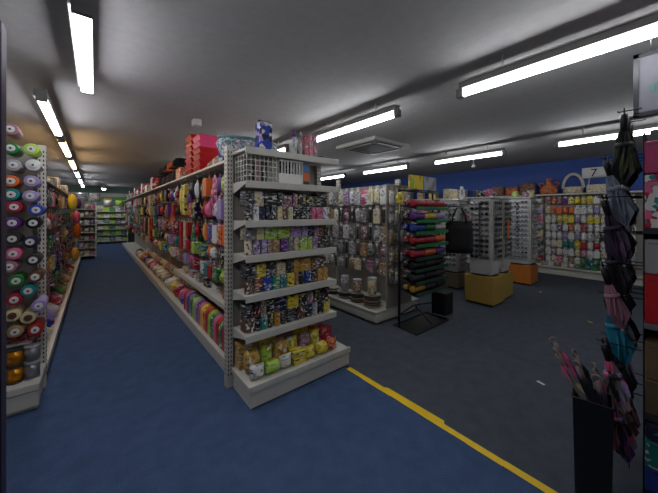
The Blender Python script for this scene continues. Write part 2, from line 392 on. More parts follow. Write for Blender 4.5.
# small packs, two tiers per shelf
SHELFCOL = [
 ['black','charcoal','black','white','navy','charcoal','orange','cream','brown','black','mauve','black','charcoal','pink','white','black'],
 ['charcoal','orange','cream','lilac','tan','mauve','purple','grey','cream','lime','lilac','white','navy','charcoal','mauve','brown'],
 ['gold','brown','mauve','blue','teal','charcoal','tan','yellow','cream','charcoal','blue','charcoal','gold','mauve','brown','black'],
 ['charcoal','brown','teal','black','gold','charcoal','charcoal','tan','black','navy','brown','silver','yellow','charcoal','mauve','black'] ]
SN = ['second highest','third highest','fourth highest','lowest']
for si, z in enumerate(SZ[1:]):
    seq = 0
    for tier in range(2):
        x = XA + .012; k = tier*5
        zz = z + (.001 if tier == 0 else .1175)
        i = 0
        while True:
            w = rnd.choice([.05,.058,.066,.08]) if tier == 0 else rnd.choice([.055,.07,.09,.12])
            if x + w > XB - .012: break
            h = .115 if tier == 0 else rnd.choice([.1,.11,.12])
            c = SHELFCOL[si][(k + rnd.randrange(3)) % 16]; k += 1
            kind = rnd.choice(['box','box','box','jar','can']) if tier == 0 and w < .075 else 'box'
            standing({'box':'small_carton','jar':'jar','can':'tin_can'}[kind], kind, w-.005, .11, h, c,
                f"{c} {({'box':'carton','jar':'jar','can':'can'})[kind]}, {O(i)} along the {['bottom','top'][tier]} layer, {SN[si]} packed shelf of display end",
                {'box':'carton','jar':'jar','can':'can'}[kind], 'small packs on the display end shelves', (x+w/2, 2.185 + (.004 if tier else 0) - (.0 if kind=='box' else .03), zz), 0)
            if kind != 'box' : o_ = STD  # round packs are only as deep as they are wide
            x += w + .002; i += 1
# top compartment: wire basket, slatted crate, carton
t = thing('wire_basket', 'white wire grid basket with dark items on the top compartment of display end', 'basket', (1.035,2.215,1.688))
g = MB(); 
for i in range(8): x = -.13+i*.26/7; g.tube([(x,-.11,.003),(x,-.11,.215)], .0028, 5)
for i in range(6): z = .004+i*.042; g.tube([(-.13,-.11,z),(.13,-.11,z)], .0028, 5)
obj('grid_panel', g, WIRE, t)
for sx in (-.13,.13):
    g = MB()
    for i in range(5): y = -.11+i*.055; g.tube([(sx,y,.003),(sx,y,.215)], .0025, 5)
    for i in range(6): z = .004+i*.042; g.tube([(sx,-.11,z),(sx,.11,z)], .0025, 5)
    obj('grid_panel', g, WIRE, t)
obj('base_tray', B((-.13,-.11,.001),(.13,.11,.005)), WIRE, t)
for i, c in enumerate(['black','tan','charcoal','black','mauve','brown','navy','teal']):
    xx = .925 + .03*i - .01
    standing('narrow_bottle', 'bottle' if i in (1,2,5) else 'box', .024, .03, [.17,.15,.18,.16,.17,.14,.12,.09][i], c, f'{c} narrow item, {O(i)} inside the white wire basket', 'bottle', 'items inside the wire basket', (xx+.006, 2.205+.036*(i%2), 1.6945))
t = thing('slatted_crate', 'white slatted plastic crate on the top compartment of display end', 'crate', (1.31,2.21,1.687))
g = MB()
for i in range(9): x = -.12+i*.03; g.rbox((x-.005,-.1,.09),(x+.005,-.094,.2), .001)
g.box((-.125,-.1,.195),(.125,-.092,.21))
obj('slats', g, WIRE, t)
obj('solid_panel', MB().rbox((-.125,-.1,.002),(.125,-.094,.092), .002), WIRE, t)
for sx in (-.122,.122): obj('crate_panel', B((sx-.003,-.1,.002),(sx+.003,.1,.21)), WIRE, t)
obj('crate_panel', B((-.12,.095,.002),(.12,.1,.2)), WIRE, t); obj('crate_panel', B((-.119,-.093,.002),(.119,.094,.006)), WIRE, t)
for i, c in enumerate(['white','grey','black','blue']):
    standing('hanger_card','box',.02,.05,.2,c, f'{c} card upright inside the slatted crate', 'card', 'cards inside the slatted crate', (1.225+i*.05,2.22,1.695))
t = thing('boxed_toy', 'blue and orange carton beside the slatted crate under the top shelf', 'carton', (1.49,2.19,1.688))
obj('box_section', MB().rbox((-.035,-.05,0),(.035,.05,.04), .003), cm('charcoal'), t)
obj('box_section', MB().rbox((-.035,-.05,.041),(.035,.05,.12), .003), cm('orange'), t)
obj('box_section', MB().rbox((-.035,-.05,.121),(.035,.05,.2), .003), plain('sky_blue_card', (.35,.52,.74), .5), t)
# base of the display end: yellow and white packs in two sloping rows
for r in range(2):
    for i in range(7):
        c = [['white','lime','white','yellow','yellow','yellow','orange'],['gold','lime','gold','yellow','mauve','yellow','crimson']][r][i]
        o = standing('soft_pack', ['bag','lyingroll','bag','box'][(i+r) % 4], .116, .085, .11 if r == 0 else .19, c, f'{c} soft pack, {O(i)} of the {["front","rear"][r]} row on the base shelf of display end', 'pack', 'yellow and white packs on the base shelf', (XA+.075+i*.124, 2.06+r*.1, .162))
        if r and (i+r) % 4 == 1: o.scale = (1,.5,1)
for i in range(5):
    c = ['gold','yellow','mauve','yellow','orange'][i]
    for k in range(3): standing('flat_carton','box',.165,.1,.07,c,f"{c} flat carton, {['lowest','middle','topmost'][k]} in the {O(i)} rear stack on display end base shelf",'carton','cartons at the back of the base shelf',(XA+.09+i*.172,2.292,.162+k*.0705))
# top of the display end
t = thing('blue_bale', 'tall blue patterned plastic pack on top of the display end', 'pack', (1.125,2.26,1.946))
obj('wrapper', MB().rbox((-.055,-.06,0),(.055,.06,.27), .012, seg=2), stripes('blue_print', ['blue','navy','lilac','blue','white'], (30,30,26)), t)
obj('seal', B((-.05,-.006,.268),(.05,.006,.29)), cm('navy'), t)
t = thing('teal_basket', 'wide pale teal woven basket lying on top of the display end', 'basket', (1.13,2.575,1.946))
m = MB(); n=9
m.lathe([(.12,0),(.2,.02),(.235,.1),(.20,.15),(.22,.155),(.25,.1),(.21,.0)], 22, cap=False)
obj('bowl', m, stripes('teal_weave', ['teal','white','silver','grey','lilac','silver'], (55,55,70)), t)
obj('rim', MB().tube([(.228*cos(2*pi*k/24), .228*sin(2*pi*k/24), .15) for k in range(25)], .012, 6), plain('teal_rim', (.38,.55,.56), .6), t)
t.scale = (1.22,.55,1.15)
t = thing('blue_sack', 'crumpled blue and white sack behind the tall blue pack', 'sack', (1.02,2.36,1.946))
obj('sack_body', MB().pillow(.16,.22,.08, wob=.008), stripes('blue_sack_print', ['blue','white','navy','teal'], (25,25,25)), t); t.location.y = 2.86
t.location.z = 1.931
for i, c in enumerate(['white','silver']):
    t = thing('spray_bottle', ['white bottle with purple cap on top of the display end','silver bottle beside the purple capped bottle on display end'][i], 'bottle', (1.425+i*.062,2.25,1.946), 0, 'bottles on top of the display end')
    obj('flask', standing_mesh('bottle',.055,.055,.21), [pack('white',1),pack('silver',1)][i], t); obj('cap', MB().lathe([(.016,.2),(.02,.205),(.02,.25),(.012,.26)], 10), cm('purple' if i == 0 else 'grey'), t)
for i, c in enumerate(['crimson','pink','mauve']):
    standing('tall_carton','box',.045,.05,.235+.012*i,c,f'tall {c} carton, {O(i)} from the bottles on top of the display end','carton','tall cartons on top of the display end',(1.555+i*.05,2.25,1.946))
standing('squat_tub','can',.10,.10,.06,'navy','squat navy tub at the far corner of the display end top','tub',None,(1.765,2.28,1.946))

# ------------------------------------------------------------------ LONG RUN of shelving along the blue aisle
BAYW = 1.25; BY0 = 2.45; NB = 10
FX = .90
bays = []
for b in range(NB):
    y0 = BY0 + b*BAYW
    t = thing('gondola_bay', f"cream shelving bay, {O(b)} behind the display end along the blue aisle", 'shelving', (1.36,y0,0), 0, 'shelving bays of the long run')
    pl = MB().box((FX-1.36,0,.01),(.46,BAYW-.004,.11)); pl.rbox((FX-1.368,0,.105),(.468,BAYW-.004,.14), .003)
    obj('base_plinth', pl, METAL, t)
    obj('back_panel', B((-.01,0,.14),(.01,BAYW-.004,1.9)), PEG, t)
    obj('top_shelf', MB().rbox((-.44,.1 if b == 0 else 0,1.905),(.44,BAYW-.004,1.93), .003), METAL, t)
    obj('upright', POST2, [METAL,DARKSLOT], t, (0,BAYW-.03,0))
    if b < 2: obj('shelf', MB().rbox((FX+.06-1.36,0,.54),(-.02,BAYW-.004,.56), .003).rbox((FX+.05-1.36,0,.515),(FX+.062-1.36,BAYW-.004,.566), .002), METAL, t)
    bays.append(t)
ROWZ = [1.86,1.60,1.34,1.10,.90]
RN = ['top','second','third','fourth','bottom']
HK = .36                                      # hook length
rowcol = [
 ['crimson','mauve','lime','purple','pink','orange','green','white','navy','purple','white','crimson','navy','tan','black','pink','brown','mauve'],
 ['lilac','purple','lilac','white','blue','pink','red','navy','orange','cream','green','blue','black','mauve','tan','purple','white','pink'],
 ['orange','orange','orange','white','blue','orange','yellow','crimson','green','red','brown','orange','black','yellow','lilac','teal','tan','mauve'],
 ['brown','mauve','charcoal','blue','white','orange','teal','lime','red','crimson','black','yellow','purple','lilac','cream','pink','navy','green'],
 ['navy','yellow','lime','green','red','teal','white','crimson','purple','pink','orange','blue','cream','yellow','lilac','red','white','black'] ]
kinds = ['blister','pouch','box','box','soft','blister','box']
KN = {'blister':'blister_pack','pouch':'hanging_pouch','box':'hanging_carton','soft':'soft_toy_bag','brush':'scrub_brush'}
KW = {'blister':'blister pack','pouch':'pouch','box':'carton','soft':'rounded bag','brush':'handled brush'}
Yc = []
y = BY0 + .10
while y < 14.7:
    if .05 < (y-BY0) % BAYW < BAYW-.09: Yc.append(y)
    y += .165 if y < 5.6 else (.22 if y < 8 else .34)
long_ = set()
for r, z in enumerate(ROWZ):
    for i, y in enumerate(Yc):
        if (r, i) in long_: continue
        c = rowcol[r][i % 18] if i < 10 else rnd.choice(['red','crimson','pink','purple','blue','navy','yellow','white','cream','black','charcoal','green','lilac','mauve','orange','tan','brown','red','yellow','teal'])
        if r == 4 and y > 8 and i % 2: continue
        kd = kinds[(i*3 + r*2 + rnd.randrange(2)) % 7]
        near = y < 5.6
        if i < 3 and r in (1,2): kd = 'box'
        if i < 4 and r == 0: kd = 'pouch'
        w = .14 if near else (.185 if y < 8.2 else .27); h = rnd.choice([.18,.195,.205]) if r < 2 else (.185 if r == 2 else .14)
        if r < 4 and kd in ('pouch','box','blister') and i > 2 and rnd.random() < .2: long_.add((r+1, i)); h = .42 if r < 2 else (.37 if r == 2 else .30)
        if kd == 'soft': w *= .95
        d = {'blister':.05,'pouch':.055,'box':.11,'soft':.09,'brush':.06}[kd]
        x = FX + .065 + rnd.uniform(0,.03)
        b = min(NB-1, int((y-BY0)/BAYW))
        hook(bays[b], (1.35-1.36, y-(BY0+b*BAYW), z), -pi/2, 1.35-FX-.03)
        hanging(KN[kd], kd, w, h, d, c, f"{c} {KW[kd]} at front of the {O(i)} {RN[r]}-row hook behind display end", KW[kd], f'hanging goods on the {RN[r]} row of the long run', (x+.035, y, z), -pi/2+rnd.uniform(-.04,.04), cm(c,.4) if rnd.random() < .5 else None)
        if y < 5.2 and kd != 'soft':
            for w_, dx in ((('back',.205),) if kd == 'box' else (('middle',.105),('back',.175))):
                hanging(KN[kd], kd, w, h, d, c, f"{c} {KW[kd]} at {w_} of the {O(i)} {RN[r]}-row hook behind display end", KW[kd], f'hanging goods on the {RN[r]} row of the long run', (x+dx, y, z), -pi/2)
# goods on the mid shelf, base shelf and top of the run
for i in range(14):
    y = BY0+.1+i*.165; c = ['lime','lime','red','tan','white','grey','black','charcoal','grey','white','silver','grey','tan','white'][i]
    standing('folded_cloth','bag' if i % 2 else 'box',.15,.26,.06+.03*(i%3),c,f'{c} folded pack, {O(i)} behind display end on the mid shelf of the aisle','pack','folded packs on the mid shelf',(FX+.24,y,.562),-pi/2)
cl = ['orange','purple','crimson','green','red','pink','green','lime','red','orange','yellow','pink','purple','lilac','lime','green','grey','blue','pink','crimson']
for i in range(20):
    y = BY0+.07+i*.088; c = cl[i]
    for r in range(2):
        standing('folded_bundle','roll',.16,.08,.25 if not r else .29,c,f"{c} round topped bundle, {O(i)} behind display end in the {['outer','inner'][r]} row on the base shelf",'bundle','round topped bundles on the base shelf',(FX+.11+r*.18,y,.142),0, cm(c,.55) if (i+r) % 3 else pack(c,0))
for i in range(30):
    y = BY0+1.9+i*.2; c = ['blue','pink','crimson','orange','yellow','white','white','grey','cream','charcoal','white','cream','tan','white','pink','cream','red','white','tan','mauve'][i % 20]
    o = standing('soft_bag','bag',.19,.2,.16+.03*(i%3),c,f'{c} plump bag, {O(i)} beyond the bundles on the base shelf along the aisle','bag','plump bags on the base shelf',(FX+.115+.02*(i%2),y,.142),-pi/2+rnd.uniform(-.1,.1), cm(c,.4) if i % 2 else pack(c,0))
    o2 = standing('soft_bag','bag',.18,.11,.2,['orange','white','yellow','cream','grey','tan','mauve'][i%7],f"{['orange','white','yellow','cream','grey','tan','mauve'][i%7]} plump bag in the back row, {O(i)} beyond the bundles on the base shelf",'bag','plump bags on the base shelf',(FX+.355,y,.142),-pi/2)
def tub_stack(label, loc, cols, h=.075):
    for k, c in enumerate(cols):
        o = thing('plastic_tub', f"{c} plastic tub, {O(k)} from the bottom of the {label}", 'tub', (loc[0],loc[1],loc[2]+k*h), 0, f'tubs in the {label}')
        tm = plain('tub_'+c, {'red':(.78,.10,.12),'pink':(.96,.30,.52)}[c], .35)
        obj('tub_body', STDTUB, tm, o); obj('rim', STDRIM, tm, o)
m = MB()
m.add([(x*.13,y*.13,.001) for x,y in((-1,-1),(1,-1),(1,1),(-1,1))]+[(x*.15,y*.15,.06) for x,y in((-1,-1),(1,-1),(1,1),(-1,1))], [(0,1,2,3),(0,4,5,1),(1,5,6,2),(2,6,7,3),(3,7,4,0),(4,7,6,5)])
STDTUB = m.mesh('tub_body')
m = MB(); w_ = .155
for lo, hi in (((-w_,-w_,.056),(w_,-w_+.016,.073)),((-w_,w_-.016,.056),(w_,w_,.073)),((-w_,-w_+.016,.056),(-w_+.016,w_-.016,.073)),((w_-.016,-w_+.016,.056),(w_,w_-.016,.073))): m.rbox(lo,hi,.004)
STDRIM = m.mesh('rim')
tub_stack('farther tub stack on the long run', (1.10,4.10,1.931), ['red']*7)
tub_stack('nearer tub stack on the long run', (1.10,3.72,1.931), ['red','red','red','red','pink','pink'])
for i, (c, w) in enumerate((('charcoal',.16),('silver',.1),('black',.14),('charcoal',.15))):
    standing('dark_packet','box',w,.12,.09,c,f'{c} low packet on the shelf top, {O(i)} between basket and tubs','packet','packets on top of the run',(1.02+.02*i,2.98+i*.15,1.931),-pi/2)
for i in range(22):
    y = 4.4 + i*.44
    c = ['teal','orange','black','charcoal','navy','black','red','crimson','tan','white','cream','pink','red','brown','white','mauve','green','red','cream','grey','tan','white'][i]
    if i in (2,3,4,5):
        o = tag(obj('dark_hat', MB().lathe([(.20,0),(.205,.008),(.15,.02),(.14,.15),(.09,.22),(.003,.23)], 16), cm(c,.8), None, (1.12,y,1.931)), f'{c} brimmed hat, {O(i)} item beyond the red tubs on the shelf top', 'hat', 'goods on top of the long run')
        tag(obj('stacked_hat', MB().lathe([(.18,0),(.185,.008),(.14,.02),(.13,.12),(.08,.18),(.003,.185)], 16), cm(['black','orange','navy','charcoal'][i-2],.8), None, (1.12,y,1.931+.235)), f"{['black','orange','navy','charcoal'][i-2]} upper hat stacked on the {O(i)} item beyond the red tubs", 'hat', 'goods on top of the long run')
    else:
        standing('carton' if i % 2 else 'bag','box' if i % 2 else 'bag',.3,.24,.14+.05*(i%4),c,f'{c} {"carton" if i % 2 else "bag"}, {O(i)} item beyond the red tubs on the shelf top','carton' if i % 2 else 'bag','goods on top of the long run',(1.1,y,1.931),-pi/2)

# ------------------------------------------------------------------ CONE SPOOLS end display (far edge of the frame)
t = thing('spool_display', 'cream shelving end with pegged spools beside the navy board', 'shelving', (0,0,0))
obj('upright', POST2, [METAL,DARKSLOT], t, (-.338,3.34,0)); obj('upright', POST2, [METAL,DARKSLOT], t, (-1.22,3.34,0))
obj('back_panel', B((-1.2,3.345,.15),(-.365,3.365,1.98)), PEG, t)
pl = MB().box((-1.21,3.0,0),(-.33,3.36,.15)); pl.rbox((-1.22,2.95,.15),(-.312,3.36,.205), .006); pl.rbox((-1.215,2.965,.03),(-.318,3.0,.15), .004)
obj('base_plinth', pl, METAL, t)
def spool(loc, c, s=1, L=.26, label='', hub='white'):
    o = thing('thread_cone', label, 'spool', loc, 0, 'spools pegged on the end display'); o.scale = (s,1,s)
    obj('wound_thread', MB().lathe([(.055,0),(.060,.008),(.061,.06),(.055,L-.06),(.05,L-.05),(.03,L-.04)], 16, axis='y'), cm(c,.7), o)
    obj('paper_disc', MB().lathe([(.032,-.006),(.034,-.003),(.034,.002)], 14, axis='y'), cm(hub,.6), o)
    obj('core_tube', MB().lathe([(.008,-.012),(.010,-.011),(.010,.0)], 10, axis='y'), cm('charcoal',.6), o)
def XZ(px, py, y=3.02):
    a = R(39.4); tt = (px-329)/285; d = y/(cos(a)-sin(a)*tt); return ((sin(a)+cos(a)*tt)*d, y, H-(py-212)/285*d)
SP = [(10,129,'mauve'),(10.5,148,'green'),(31,149,'lime'),(13,165,'silver'),(10.5,181,'orange'),(31,181,'lilac'),(11,194.5,'teal'),(30,196,'lilac'),(14,207,'crimson'),(36,210,'blue'),(12,223,'purple'),(33,223,'black'),
      (12,239,'charcoal'),(30,242,'navy'),(13,254,'pink'),(9,267,'mauve'),(16,281,'green'),(35,277,'brown'),(28,291,'teal'),(14,300,'crimson'),(38.5,306,'lilac'),(12,316,'cream'),(28,318,'cream'),(15,332,'tan'),(35,330,'red'),
      (33,165,'white'),(33,260,'charcoal')]
for i, (px, py, c) in enumerate(SP):
    p = XZ(px, py)
    spool(p, c, .71, .26, f"{c} cone spool with pale disc, {O(i)} down the end display by the navy board", 'white' if c != 'cream' else 'brown')
    hook(t, (p[0], 3.345, p[2]), 0, .085)
for k in range(2):
    for j, c in enumerate(('gold','silver')):
        p = XZ((15,32)[j], 370, 3.06)
        o = thing('ribbon_reel', f"{c} ribbon reel, {['lower','upper'][k]} of two standing on the base shelf under the spools", 'reel', (p[0],3.07,.206+k*.125), 0, 'ribbon reels under the spools')
        obj('wound_ribbon', MB().lathe([(.042,.008),(.042,.112)], 18), plain('ribbon_'+c, [(.80,.52,.08),(.55,.55,.57)][j], .3, .6), o)
        for zz in (0,.112): obj('flange', MB().lathe([(.046,zz),(.046,zz+.008)], 18), cm('charcoal' if j == 0 else 'silver'), o)
for i in range(3): standing('tartan_carton','box',.07,.1,.06,'red',f'red carton, {O(i)} of three above the ribbon reels','carton','red cartons above the reels',(-.51+i*.073,3.2,.47))
obj('shelf', MB().rbox((-1.19,3.1,.455),(-.37,3.34,.468),.003), METAL, bpy.data.objects['spool_display'])
# shelving behind the spools, along the left of the aisle
for b in range(6):
    y0 = 3.40+b*1.25
    t = thing('aisle_bay', f'cream shelving bay, {O(b)} beyond the spool display along the aisle', 'shelving', (-.76,y0,0), 0, 'bays beyond the spool display')
    pl = MB().box((-.4,0,.01),(.43,1.245,.12)); pl.rbox((-.4,0,.12),(.445,1.245,.15), .003); obj('base_plinth', pl, METAL, t)
    obj('back_panel', B((-.01,0,.15),(.01,1.245,1.9)), PEG, t); obj('top_shelf', MB().rbox((-.4,0,1.78),(.36,1.245,1.80), .003), METAL, t)
    obj('upright', POST2, [METAL,DARKSLOT], t, (0,1.215,0))
lc = ['navy','red','black','brown','blue','tan','green','mauve','orange','charcoal','purple','yellow','teal','crimson','white','pink']
for r, z in enumerate((1.72,1.46,1.2,.94,.7)):
    for i in range(24):
        y = 3.5+i*.29; kd = kinds[(i*2+r) % 7]; c = lc[(i*3+r*5) % 16]; b = int((y-3.40)/1.25); yy = y-(3.40+b*1.25)
        if yy < .01 or yy > 1.19: y += .06
        hook(bpy.data.objects['aisle_bay' + ('' if b == 0 else '.%03d' % b)], (.01, yy, z), pi/2, .34)
        hanging(KN[kd], kd, .19, .178, .06, c, f"{c} {KW[kd]} on the {O(i)} {RN[r]}-row hook beyond the spool display", KW[kd], f'hanging goods beyond the spools, {RN[r]} row', (-.42, y, z), pi/2)
for i, (c, y, z, s) in enumerate((('yellow',6.545,1.79,.36),('pink',7.995,1.505,.34),('purple',8.575,1.79,.3),('orange',8.285,1.23,.40),('gold',7.415,.79,.34))):
    w = .14
    t = hanging('beach_ball','ball', w, s*.8, .13, c, f'plump {c} inflatable jutting from the shelving beyond the spools', 'inflatable', 'inflatables beyond the spools', (-.30,y,z), pi/2, cm(c,.35)); b = int((y-3.40)/1.25); hook(bpy.data.objects['aisle_bay' + ('' if b == 0 else '.%03d' % b)], (.01, y-(3.40+b*1.25), z), pi/2, .47)
for i in range(26):
    y = 3.5+i*.2; c = ['white','lilac','white','cream','blue','lilac','pink','white','red','red','pink','green','black','tan','green','white','orange','white','grey','tan','mauve','white','cream','red','navy','white'][i]
    standing('soft_bag','bag',.18,.22,.14+.04*(i%3),c,f'{c} plump bag, {O(i)} on the base shelf beyond the spools','bag','plump bags on the base beyond the spools',(-.46,y,.152),pi/2+rnd.uniform(-.1,.1), cm(c,.5) if i % 2 else pack(c,0))
for i in range(10):
    standing('carton','box',.3,.25,.10+.06*(i%3),['grey','white','silver','cream','grey','white','tan','silver','white','grey'][i],f'pale carton, {O(i)} on the top shelf beyond the spool display','carton','cartons on the top shelf beyond the spools',(-.585,3.6+i*.6,1.802),pi/2)

# ------------------------------------------------------------------ far end: white rack and green wall shelving
def far_rack(name, label, x0, x1, y, cols, h, nrow, ncol, word, group):
    t = thing(name, label, 'shelving', ((x0+x1)/2,y,0)); w = (x1-x0)/2
    obj('back_board', B((-w,.2,0),(w,.22,h)), METAL, t)
    for s in (-1,1): obj('side_board', B((s*w-.015,-.2,0),(s*w+.015,.2,h)), METAL, t)
    for r in range(nrow):
        z = .12 + r*(h-.12)/nrow
        obj('shelf', B((-w+.016,-.2,z-.02),(w-.016,.2,z)), METAL, t)
        cw = (x1-x0-.05)/ncol; hh = (h-.12)/nrow
        for k in range(ncol):
            c = cols[(r*3+k*2+rnd.randrange(2)) % len(cols)]
            standing('shelf_pack', rnd.choice(['box','bag','can']) if cw < .14 else 'box', cw-.012, .14, hh*rnd.uniform(.45,.75), c, f'{c} pack, {O(k)} on the {O(r)} shelf up, {word}', 'pack', group, (x0+.03+cw*(k+.5), y-.08, z+.001))
far_rack('pale_rack', 'pale rack of small white packs facing the camera down the aisle', -.42, .02, 11.6, ['white','grey','silver','white','lilac','pink'], 1.78, 7, 3, 'pale rack down the aisle', 'packs on the pale far rack')
far_rack('green_shelving', 'shelving of green and white goods against the far wall', .05, 1.2, 16.7, ['green','lime','white','green','teal','lime','white','grey'], 1.75, 6, 5, 'green goods shelving at far wall', 'packs on the far green shelving')
for i in range(4): standing('bag','bag',.3,.2,.26,['silver','white','white','lime'][i],f"{['silver','white','plump white','lime'][i]} bag, {O(i)} on top of the far shelving",'bag','bags on top of the far shelving',[(-.36,11.6,1.781),(-.02,11.6,1.781),(.45,16.7,1.751),(.9,16.7,1.751)][i])
tag(obj('notice_sign', B((.32,17.17,1.85),(.62,17.19,2.12)), plain('poster_yellow', (.75,.66,.15), .6)), 'small yellow notice on the far wall above the green goods', 'poster')
tag(obj('notice_sign', B((.75,17.17,1.8),(1.5,17.19,2.15)), plain('poster_green', (.30,.62,.18), .6)), 'bright green notice on the far wall above the green goods', 'poster')

# ------------------------------------------------------------------ KITCHENWARE gondola behind the tape
GX = 2.77
for b in range(3):
    y0 = 2.42+b*1.25
    t = thing('kitchen_bay', ['cream bay of kitchenware behind the fabric rack, with a rounded base corner','second bay of kitchenware behind the display end','third bay of kitchenware hidden deep behind the display end'][b], 'shelving', (3.25,y0,0), 0, 'kitchenware bays')
    pl = MB().rbox((GX-3.25,0,.015),(.48,1.245,.14), .03, seg=3); pl.rbox((GX-3.255,.001,.135),(.485,1.244,.17), .012, seg=2)
    obj('base_plinth', pl, METAL, t)
    obj('back_panel', B((-.012,.03,.17),(.012,1.245,1.84)), PEG, t)
    obj('upright', POST2 if b else post_mesh(1.9), [METAL,DARKSLOT], t, (0,.03,0))
    if b == 0: obj('end_panel', B((-.28,-.0,.17),(.28,.014,1.82)), PEG, t)
UT = MB().tube([(0,0,-.03),(0,0,-.17)], [.009,.012], 8); UT.lathe([(.008,-.17),(.03,-.2),(.034,-.24),(.02,-.28),(.003,-.29)], 10); UT.v = [(x, y*(.35 if z < -.18 else 1), z) for x, y, z in UT.v]
UT.v = [(x*.8, y, -.03+(z+.03)*.74) for x, y, z in UT.v]; UTM = UT.mesh('utensil_body')
kc = ['silver','tan','white','grey','cream','brown','tan','white','grey','silver','cream','mauve']
for r, z in enumerate((1.80,1.52,1.27,1.02,.78)):
    for i in range(16):
        y = 2.52+i*.125; c = kc[(i*5+r*3+rnd.randrange(3)) % 12]
        if .0 < (y-2.42) % 1.25 < .09: y += .06
        b = int((y-2.42)/1.25); hook(bpy.data.objects['kitchen_bay'+('' if b == 0 else '.%03d' % b)], (-.012, y-(2.42+b*1.25), z), -pi/2, .2)
        kd = ['box','pouch','box','blister'][(i+r) % 4]
        if r >= 1 and (i*2+r) % 5 < 2:
            o = obj('kitchen_utensil', UTM, STEEL if i % 2 else cm('charcoal'), None, (3.04,y,z), -pi/2)
            tag(o, f'{"steel" if i % 2 else "charcoal"} kitchen utensil, {O(i)} hook from the fabric rack, {RN[r]} kitchenware row', 'utensil', 'kitchen utensils on hooks'); obj('hang_tab', TAB, cm('white'), o)
        else:
            if r == 0: c = ['white','cream','white','pink','silver','white','lilac','white','grey','white','tan','white','silver','white','cream','white'][i]
            hanging('kitchen_pack' if r else 'header_pack', kd, .118, [.22,.2,.2,.175,.16][r], .04, c, f'{c} kitchenware {KW[kd]}, {O(i)} hook from the fabric rack, {RN[r]} kitchenware row', 'kitchenware pack', 'kitchenware packs on hooks', (3.04,y,z), -pi/2)
for i in range(4):      # goods on the end panel, beside the fabric rack post
    for r in range(5):
        x = 3.03+i*.115
        c = [['white','silver','tan','cream','grey'],['silver','white','grey','tan','white'],['cream','grey','white','silver','tan'],['white','tan','silver','grey','cream']][i][r]; z = (1.76,1.5,1.24,.98,.72)[r]
        hook(bpy.data.objects['kitchen_bay'], (x-3.25, 0, z), 0, .06)
        hanging('kitchen_pack', ['pouch','blister'][(i+r)%2], .106, .2, .03, c, f"{c} pack on the end panel behind the rack post, {O(i)} column, {RN[r]} row", 'kitchenware pack', 'packs on the end panel', (x,2.385,z), 0)
def tin(x, y, z, w, h, c, label): 
    o = tag(obj('baking_tin', standing_mesh('tin',w,w,h), plain('tin_'+c, {'bronze':(.58,.46,.36),'steel':(.74,.72,.68),'dark':(.42,.38,.34)}[c], .4, .25), None, (x,y,z)), label, 'baking tin', 'baking tins stacked on the kitchenware base')
for s, (y, n, w) in enumerate(((2.62,5,.25),(2.90,4,.22),(3.16,3,.24),(3.44,3,.22),(3.7,2,.22))):
    for k in range(n): tin(2.91, y, .171+k*.034, w, .03, ['steel','bronze','steel','dark','steel'][(s+k) % 5], f"{['steel','bronze','steel','dark','steel'][(s+k) % 5]} round tin, {O(k)} up in the {O(s)} stack from the fabric rack")
for i, (y, c, h) in enumerate(((2.62,'cream',.2),(2.9,'tan',.16),(3.16,'silver',.2))):
    n = [5,4,3][i]
    t = thing('storage_jar', f'{c} lidded canister standing on the {O(i)} tin stack from the fabric rack', 'canister', (2.91,y,.172+n*.034), 0, 'canisters on the tin stacks')
    obj('jar_body', standing_mesh('can',.12,.12,h), pack(c,1), t); obj('lid', MB().lathe([(.062,h+.001),(.064,h+.004),(.06,h+.02),(.02,h+.026)], 14), cm('silver'), t)
# placards above
for nm, lb, x, w, m in (('yellow_placard','yellow printed placard clipped on top of the fabric rack',3.31,.33,stripes('yellow_notice', ['yellow','yellow','lime','yellow','gold','yellow'], (16,1,9))),('grey_placard','pale lilac grey placard beside the yellow one on the rack',3.655,.30,stripes('grey_notice', ['lilac','silver','grey','lilac'], (7,1,7)))):
    t = thing(nm, lb, 'placard', (x,2.2,1.734))
    obj('board', MB().rbox((-w/2,-.006,.018),(w/2,.006,.205), .003), m, t)
    obj('clip_foot', MB().rbox((-.05,-.02,.0),(.05,.02,.018), .003), BLACK, t)
# ------------------------------------------------------------------ FABRIC RACK: black wire stand with sloping green trays
t = thing('fabric_rack', 'black metal rack with green lipped trays in front of the kitchenware', 'rack', (0,0,0))
fr = MB().tube([(2.95,2.28,.012),(2.91,1.93,.012),(3.66,1.93,.012),(3.66,2.28,.012),(2.95,2.28,.012)], .012, 6)
obj('base_frame', fr, BLACK, t); obj('floor_plate', B((2.96,1.96,.002),(3.64,2.26,.008)), BLACK, t)
obj('upright', MB().tube([(2.945,2.2,.01),(2.945,2.2,1.72)], .016, 8), BLACK, t)
obj('upright', MB().tube([(3.715,2.2,.01),(3.715,2.2,1.72)], .014, 8), BLACK, t)
obj('cross_rail', MB().tube([(2.93,2.2,1.722),(3.82,2.2,1.722)], .011, 8), BLACK, t)
obj('brace', MB().tube([(2.945,2.2,.16),(3.25,2.2,.22),(3.715,2.2,.16)], .009, 6), BLACK, t)
obj('support_leg', MB().tube([(3.3,2.2,.2),(3.3,1.96,.02)], .009, 6), BLACK, t)
TRZ = [1.51,1.35,1.21,1.05,.89,.75,.60,.46]
GREEN = plain('tray_green', (.09,.42,.22), .5); DGREEN = plain('tray_dark_green', (.08,.22,.15), .5)
